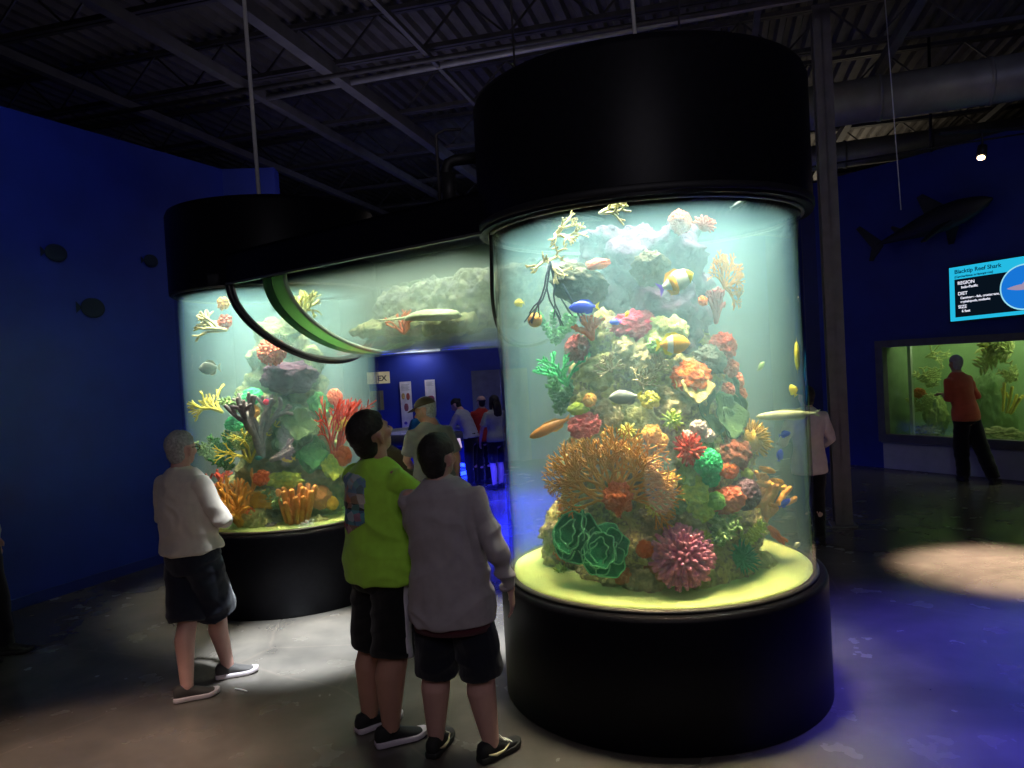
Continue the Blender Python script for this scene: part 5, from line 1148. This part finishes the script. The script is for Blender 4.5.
# flat dark fish shapes on the left wall
ln_ = V((ld.y, -ld.x, 0)); ln_ = ln_ if ln_.dot(-L0) > 0 else -ln_
for px, py, r, lab in ((55, 253, .085, 'dark round fish shape high on the left blue wall'), (92, 308, .10, 'dark round fish shape low on the left blue wall'), (150, 261, .07, 'dark round fish shape on the left wall beside the far hood')):
    rr_ = ray(px, py); t = (L0-CP).dot(ln_)/V((rr_.x, rr_.y, 0)).dot(ln_); p = CP+rr_*t
    b = MB(); b.ell((0, 0, 0), (r*1.35, .012, r), nu=24, nv=12); b.add([(-r*1.2, 0, 0), (-r*1.8, .005, r*.6), (-r*1.8, .005, -r*.6)], [(0, 1, 2)]); o = link('fish_shape', b, mat('fish_shape_dark', (.004, .012, .03), .7)); o.location = p+ln_*.015; o.rotation_euler = (0, 0, math.atan2(ld.y, ld.x)); tag(o, lab, 'cut-out')
# track lamp
lp = at_y(983, 158, 9.0); lo = empty('track_lamp', lp)
b = MB(); b.tube([(0, 0, .14), (-.03, -.02, .02)], [.05, .058], 18, round_ends=False); link('lamp_can', b, blackm, lo)
b = MB(); b.tube([(0, 0, .14), (0, 0, .30)], .012, 8); b.box((-.5, -.02, .30), (.5, .02, .33)); link('track', b, blackm, lo, smooth=False)
b = MB(); b.ell((-.035, -.02, .0), (.042, .042, .03)); link('bulb', b, emat('lamp_glow', (1, .72, .42), 9), lo)
tag(lo, 'small glowing track lamp above the screen', 'lamp')
pipe('lamp_cable_rail', [V((lp.x-2.6, lp.y+2.0, lp.z+.34)), V((lp.x+2.5, lp.y-.6, lp.z+.34))], .012, blackm, 'thin black rail carrying the track lamp', 'rail')
# ------------------------------------------------------------------ far wall: posters, sign, door, touch pool
def poster(px0, py0, px1, py1, Y, lab, kind):
    a = at_y(px0, py0, Y); c = at_y(px1, py1, Y); w = c.x-a.x; h = a.z-c.z
    o = empty('wall_poster', (a.x, Y, c.z)); b = MB(); b.box((0, 0, 0), (w, .02, h)); link('sheet', b, mat('poster_paper', (.72, .66, .66), .6), o, smooth=False)
    pr_ = [(.1, .62, .42, .76, (.55, .36, .12)), (.52, .60, .85, .76, (.40, .08, .06)), (.28, .36, .68, .54, (.32, .10, .12)), (.2, .08, .5, .15, (.12, .08, .4))] if kind == 0 else [(.12, .30, .9, .52, (.28, .05, .12)), (.3, .08, .95, .28, (.34, .10, .16))]
    for i, (x0, z0, x1, z1, cc) in enumerate(pr_):
        m = MB(); m.ell(((x0+x1)/2*w, -.002, (z0+z1)/2*h), ((x1-x0)/2*w, .003, (z1-z0)/2*h), nu=14, nv=8); link('picture', m, pm('print_ink', cc, .7, var=.4, scale=30), o)
    m = MB()
    for i in range(5): m.box((.12*w, -.002, (.93-.028*i)*h), ((.85-.1*(i % 2))*w, 0, (.94-.028*i)*h))
    link('printed_lines', m, mat('grey_print', (.35, .32, .34), .7), o, smooth=False); tag(o, lab, 'poster')
poster(399.5, 382, 413.5, 428, 15.15, 'tall white poster with four pictures on the far blue wall', 0)
poster(424.5, 380, 436.5, 412, 15.15, 'dimmer tall poster with a red picture on the far blue wall', 1)
a = at_y(374, 374, 12.8); c = at_y(388, 382, 12.8); o = empty('wall_sign', (a.x, 12.8, c.z)); w, h = c.x-a.x+.03, a.z-c.z
b = MB(); b.box((-.12, 0, -.02), (w, .03, h+.03)); link('board', b, mat('cream_board', (.75, .68, .42), .6, es=.25, emis=(.8, .7, .4)), o, smooth=False); text('lettering', 'EX', h*.85, mat('brown_letters', (.06, .04, .03), .6), o, (.055, -.004, h*.18), bold=.003)
tag(o, 'cream sign with dark letters beside the far tank', 'sign')
a = at_y(376, 391, 12.8); c = at_y(384, 410, 12.8); b = MB(); b.box((-.1, 0, 0), (c.x-a.x, .03, a.z-c.z)); o = link('notice_board', b, mat('straw_board', (.42, .38, .16), .7), smooth=False); o.location = (a.x, 12.8, c.z); tag(o, 'straw coloured notice under the cream sign', 'board')
a = at_y(471, 371, 15.15); c = at_y(502, 371, 15.15); b = MB(); b.box((0, 0, 0), (c.x-a.x+.5, .04, a.z)); o = link('door_1', b, mat('grey_door', (.12, .12, .16), .6), smooth=False); o.location = (a.x, 15.14, 0); tag(o, kind='structure')
a = at_y(394, 353.5, 15.0); b = MB(); b.box((0, 0, 0), (.9, .12, .05)); o = link('picture_light', b, mat('lamp_white', (.7, .7, .75), .5, es=1.2, emis=(.8, .85, 1)), smooth=False); o.location = a; tag(o, 'slim lamp above the tall white poster', 'lamp')
# touch pool with blue glow below
tp = at_z(440, 478, 0); po = empty('touch_pool', (tp.x-.35, tp.y+.6, 0))
b = MB(); b.lathe([(.95, .62), (1.0, .64), (1.0, .80), (.9, .82), (.9, .70), (.02, .70), (.02, .62)], n=48, close=True); link('basin', b, mat('pool_grey', (.12, .12, .14), .5), po)
b = MB(); b.lathe([(.60, .06), (.66, .06), (.66, .62), (.60, .62)], n=48, close=True); link('pedestal', b, mat('pool_blue', (.02, .02, .35), .5), po)
b = MB(); b.lathe([(.90, .02), (.94, .02), (.94, .08), (.90, .08)], n=48, close=True); link('light_strip', b, emat('blue_led', (.01, .03, 1), 9), po)
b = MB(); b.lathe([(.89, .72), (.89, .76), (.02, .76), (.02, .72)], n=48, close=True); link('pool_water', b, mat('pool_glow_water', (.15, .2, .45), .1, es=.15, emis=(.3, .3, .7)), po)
tag(po, 'round touch pool with a blue light strip round its foot', 'pool')
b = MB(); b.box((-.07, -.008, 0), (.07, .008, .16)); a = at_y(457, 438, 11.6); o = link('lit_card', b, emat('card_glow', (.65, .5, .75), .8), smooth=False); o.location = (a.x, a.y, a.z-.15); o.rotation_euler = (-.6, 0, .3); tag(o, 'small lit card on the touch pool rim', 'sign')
b = MB(); b.bar((0, 0, 0), (0, 0, a.z-.15), .03); q = link('card_stand', b, blackm, smooth=False); q.location = (a.x, a.y+.05, 0); tag(q, 'thin stand holding the small lit card', 'stand')
# litter on the floor
b = MB(); b.tube([(-.05, 0, .006), (0, .004, .006), (.05, 0, .006)], .005, 6); o = link('paper_straw', b, white); o.location = at_z(241, 691, 0); o.rotation_euler = (0, 0, -.5); tag(o, 'small white straw lying on the floor right of the grey-haired man', 'straw')
# ------------------------------------------------------------------ lights
def area(loc, tgt, size, power, col, name, shape='DISK', sy=None, spread=PI):
    l = bpy.data.lights.new(name, 'AREA'); l.shape = shape; l.size = size; l.energy = power; l.color = col; l.spread = spread
    if sy: l.size_y = sy
    o = bpy.data.objects.new(name, l); COL.objects.link(o); o.location = loc; o.rotation_euler = (V(tgt)-V(loc)).to_track_quat('-Z', 'Y').to_euler(); return o
def spot(loc, tgt, ang, power, col, name, blend=.6, size=.05):
    l = bpy.data.lights.new(name, 'SPOT'); l.energy = power; l.color = col; l.spot_size = D2(ang); l.spot_blend = blend; l.shadow_soft_size = size
    o = bpy.data.objects.new(name, l); COL.objects.link(o); o.location = loc; o.rotation_euler = (V(tgt)-V(loc)).to_track_quat('-Z', 'Y').to_euler(); return o
area((NC[0], NC[1], 2.74), (NC[0], NC[1], 0), 1.66, P_NEAR, (.93, 1, .80), 'near_tank_lamp', spread=D2(SPR))
area((FC[0], FC[1], 2.74), (FC[0], FC[1], 0), 1.6, P_FAR, (.93, 1, .82), 'far_tank_lamp', spread=D2(SPR))
cc = AX+bd*1.35; o = area((cc.x, cc.y, 2.80), (cc.x, cc.y, 0), 1.7, P_BR, (.95, 1, .85), 'bridge_lamp', 'RECTANGLE', .9, D2(70)); o.rotation_euler = (0, 0, math.atan2(bd.y, bd.x))
fr = V((-NC[0], -NC[1])).normalized()
# extra lamps added at each hood's front rim to brighten the reef face
for c, p in ((NC, P_RIM), (FC, P_RIM*.8)):
    f_ = V((-c[0], -c[1], 0)).normalized(); sd_ = V((-f_.y, f_.x, 0))
    o_ = area(V((c[0], c[1], 2.76))+f_*.62, V((c[0], c[1], .9))+f_*.42, 1.05, p, (1, .96, .78), 'rim_fill', 'RECTANGLE', .34, D2(36)); zx = -(V((c[0], c[1], 2.76))+f_*.62-V((c[0], c[1], .9))-f_*.42); o_.rotation_euler = Matrix((sd_, zx.cross(sd_).normalized()*1, -zx.normalized())).transposed().to_euler()
spot((-1.15, 4.0, 4.9), at_z(305, 645, 0), 18, P_FLOOR, (.88, .96, 1), 'floor_spot', .8, .08); spot((-.5, 2.3, 4.9), at_z(488, 628, 0), 13, P_FLOOR*1.3, (.88, .96, 1), 'floor_spot', .8, .08)
spot((4.6, 7.3, 5.2), (4.03, 6.3, 0), 20, P_WARM, (1, .72, .52), 'warm_spot', .9, .1)
spot((-2.6, 2.2, 4.8), (-2.3, 3.3, 0), 34, P_WARM*.13, (1, .72, .55), 'warm_spot', .9, .1)
spot((4.3, 2.6, 4.8), (3.2, 3.9, 0), 44, P_BLUE, (.10, .08, 1), 'blue_spot', .9, .2)
spot((-2.6, 4.6, 5.2), (-4.2, 7.6, 3.6), 60, P_WALL, (.35, .5, 1), 'wall_wash', 1, .3)
area((0.2, -1.5, 4.6), (-.4, 4.5, 1.0), 2.5, P_FILL, (.95, .88, 1), 'gallery_fill')  # unseen fill overhead behind the camera, for the visitors' backs
area((5.5, 6.5, 5.2), (6.2, 10, 3), 1.5, P_RW, (.4, .45, 1), 'right_wall_wash')
spot((-1.8, 14.75, 2.35), (-1.85, 15.2, 1.7), 140, 16, (.8, .85, 1), 'poster_lamp', .9, .05)
for bx, by in ((-1.2, 11.4), (.3, 12.9), (-.1, 10.9)): area((bx, by, .58), (bx, by, 0), 1.2, P_BACK, (.02, .03, 1), 'back_blue_lamp')
area((0, 11.5, 4.3), (-.5, 15.2, 2.5), 1.5, 14, (.4, .5, 1), 'back_wall_wash')
area((.2, 10.5, 4.5), (-.3, 12.0, 0), 1, 12, (1, .85, .75), 'back_gallery_lamp')
wl = R0+rd*2.2-rn*.6; area((wl.x, wl.y, WT+.38), (wl.x, wl.y, 0), 1.2, P_WIN, (.95, 1, .65), 'window_tank_lamp', 'RECTANGLE', 3.6)
bpy.data.objects['window_tank_lamp'].rotation_euler = (0, 0, RR+PI/2)
area((6.5, 15.5, 5.0), (6, 14, 6.2), 3, P_CEIL, (1, .85, .6), 'roof_glow'); area((-1.5, 8.8, 3.6), (-1, 9.5, 6.2), 3, P_CEIL*.8, (.8, .75, 1), 'roof_glow')
w = bpy.data.worlds.new('world'); bpy.context.scene.world = w; w.use_nodes = True; w.node_tree.nodes['Background'].inputs[0].default_value = (.5, .5, .8, 1); w.node_tree.nodes['Background'].inputs[1].default_value = .004
# ------------------------------------------------------------------ camera and view
cd = bpy.data.cameras.new('camera'); cam = bpy.data.objects.new('camera', cd); COL.objects.link(cam); cd.sensor_width = 36; cd.lens = F/1024*36; cd.clip_end = 200; cd.clip_start = .05
cam.location = CP; cam.rotation_euler = MC.to_euler(); bpy.context.scene.camera = cam
sc = bpy.context.scene; sc.view_settings.view_transform = 'Standard'; sc.view_settings.look = 'None'; sc.view_settings.gamma = 1; sc.view_settings.exposure = EXPO; sc.view_settings.use_curve_mapping = False
cy = sc.cycles; cy.max_bounces = 8; cy.diffuse_bounces = 3; cy.glossy_bounces = 3; cy.transmission_bounces = 4; cy.transparent_max_bounces = 32; cy.volume_bounces = 1; cy.caustics_reflective = False; cy.caustics_refractive = False
cy.use_denoising = True; cy.sample_clamp_indirect = 4; cy.volume_max_steps = 64
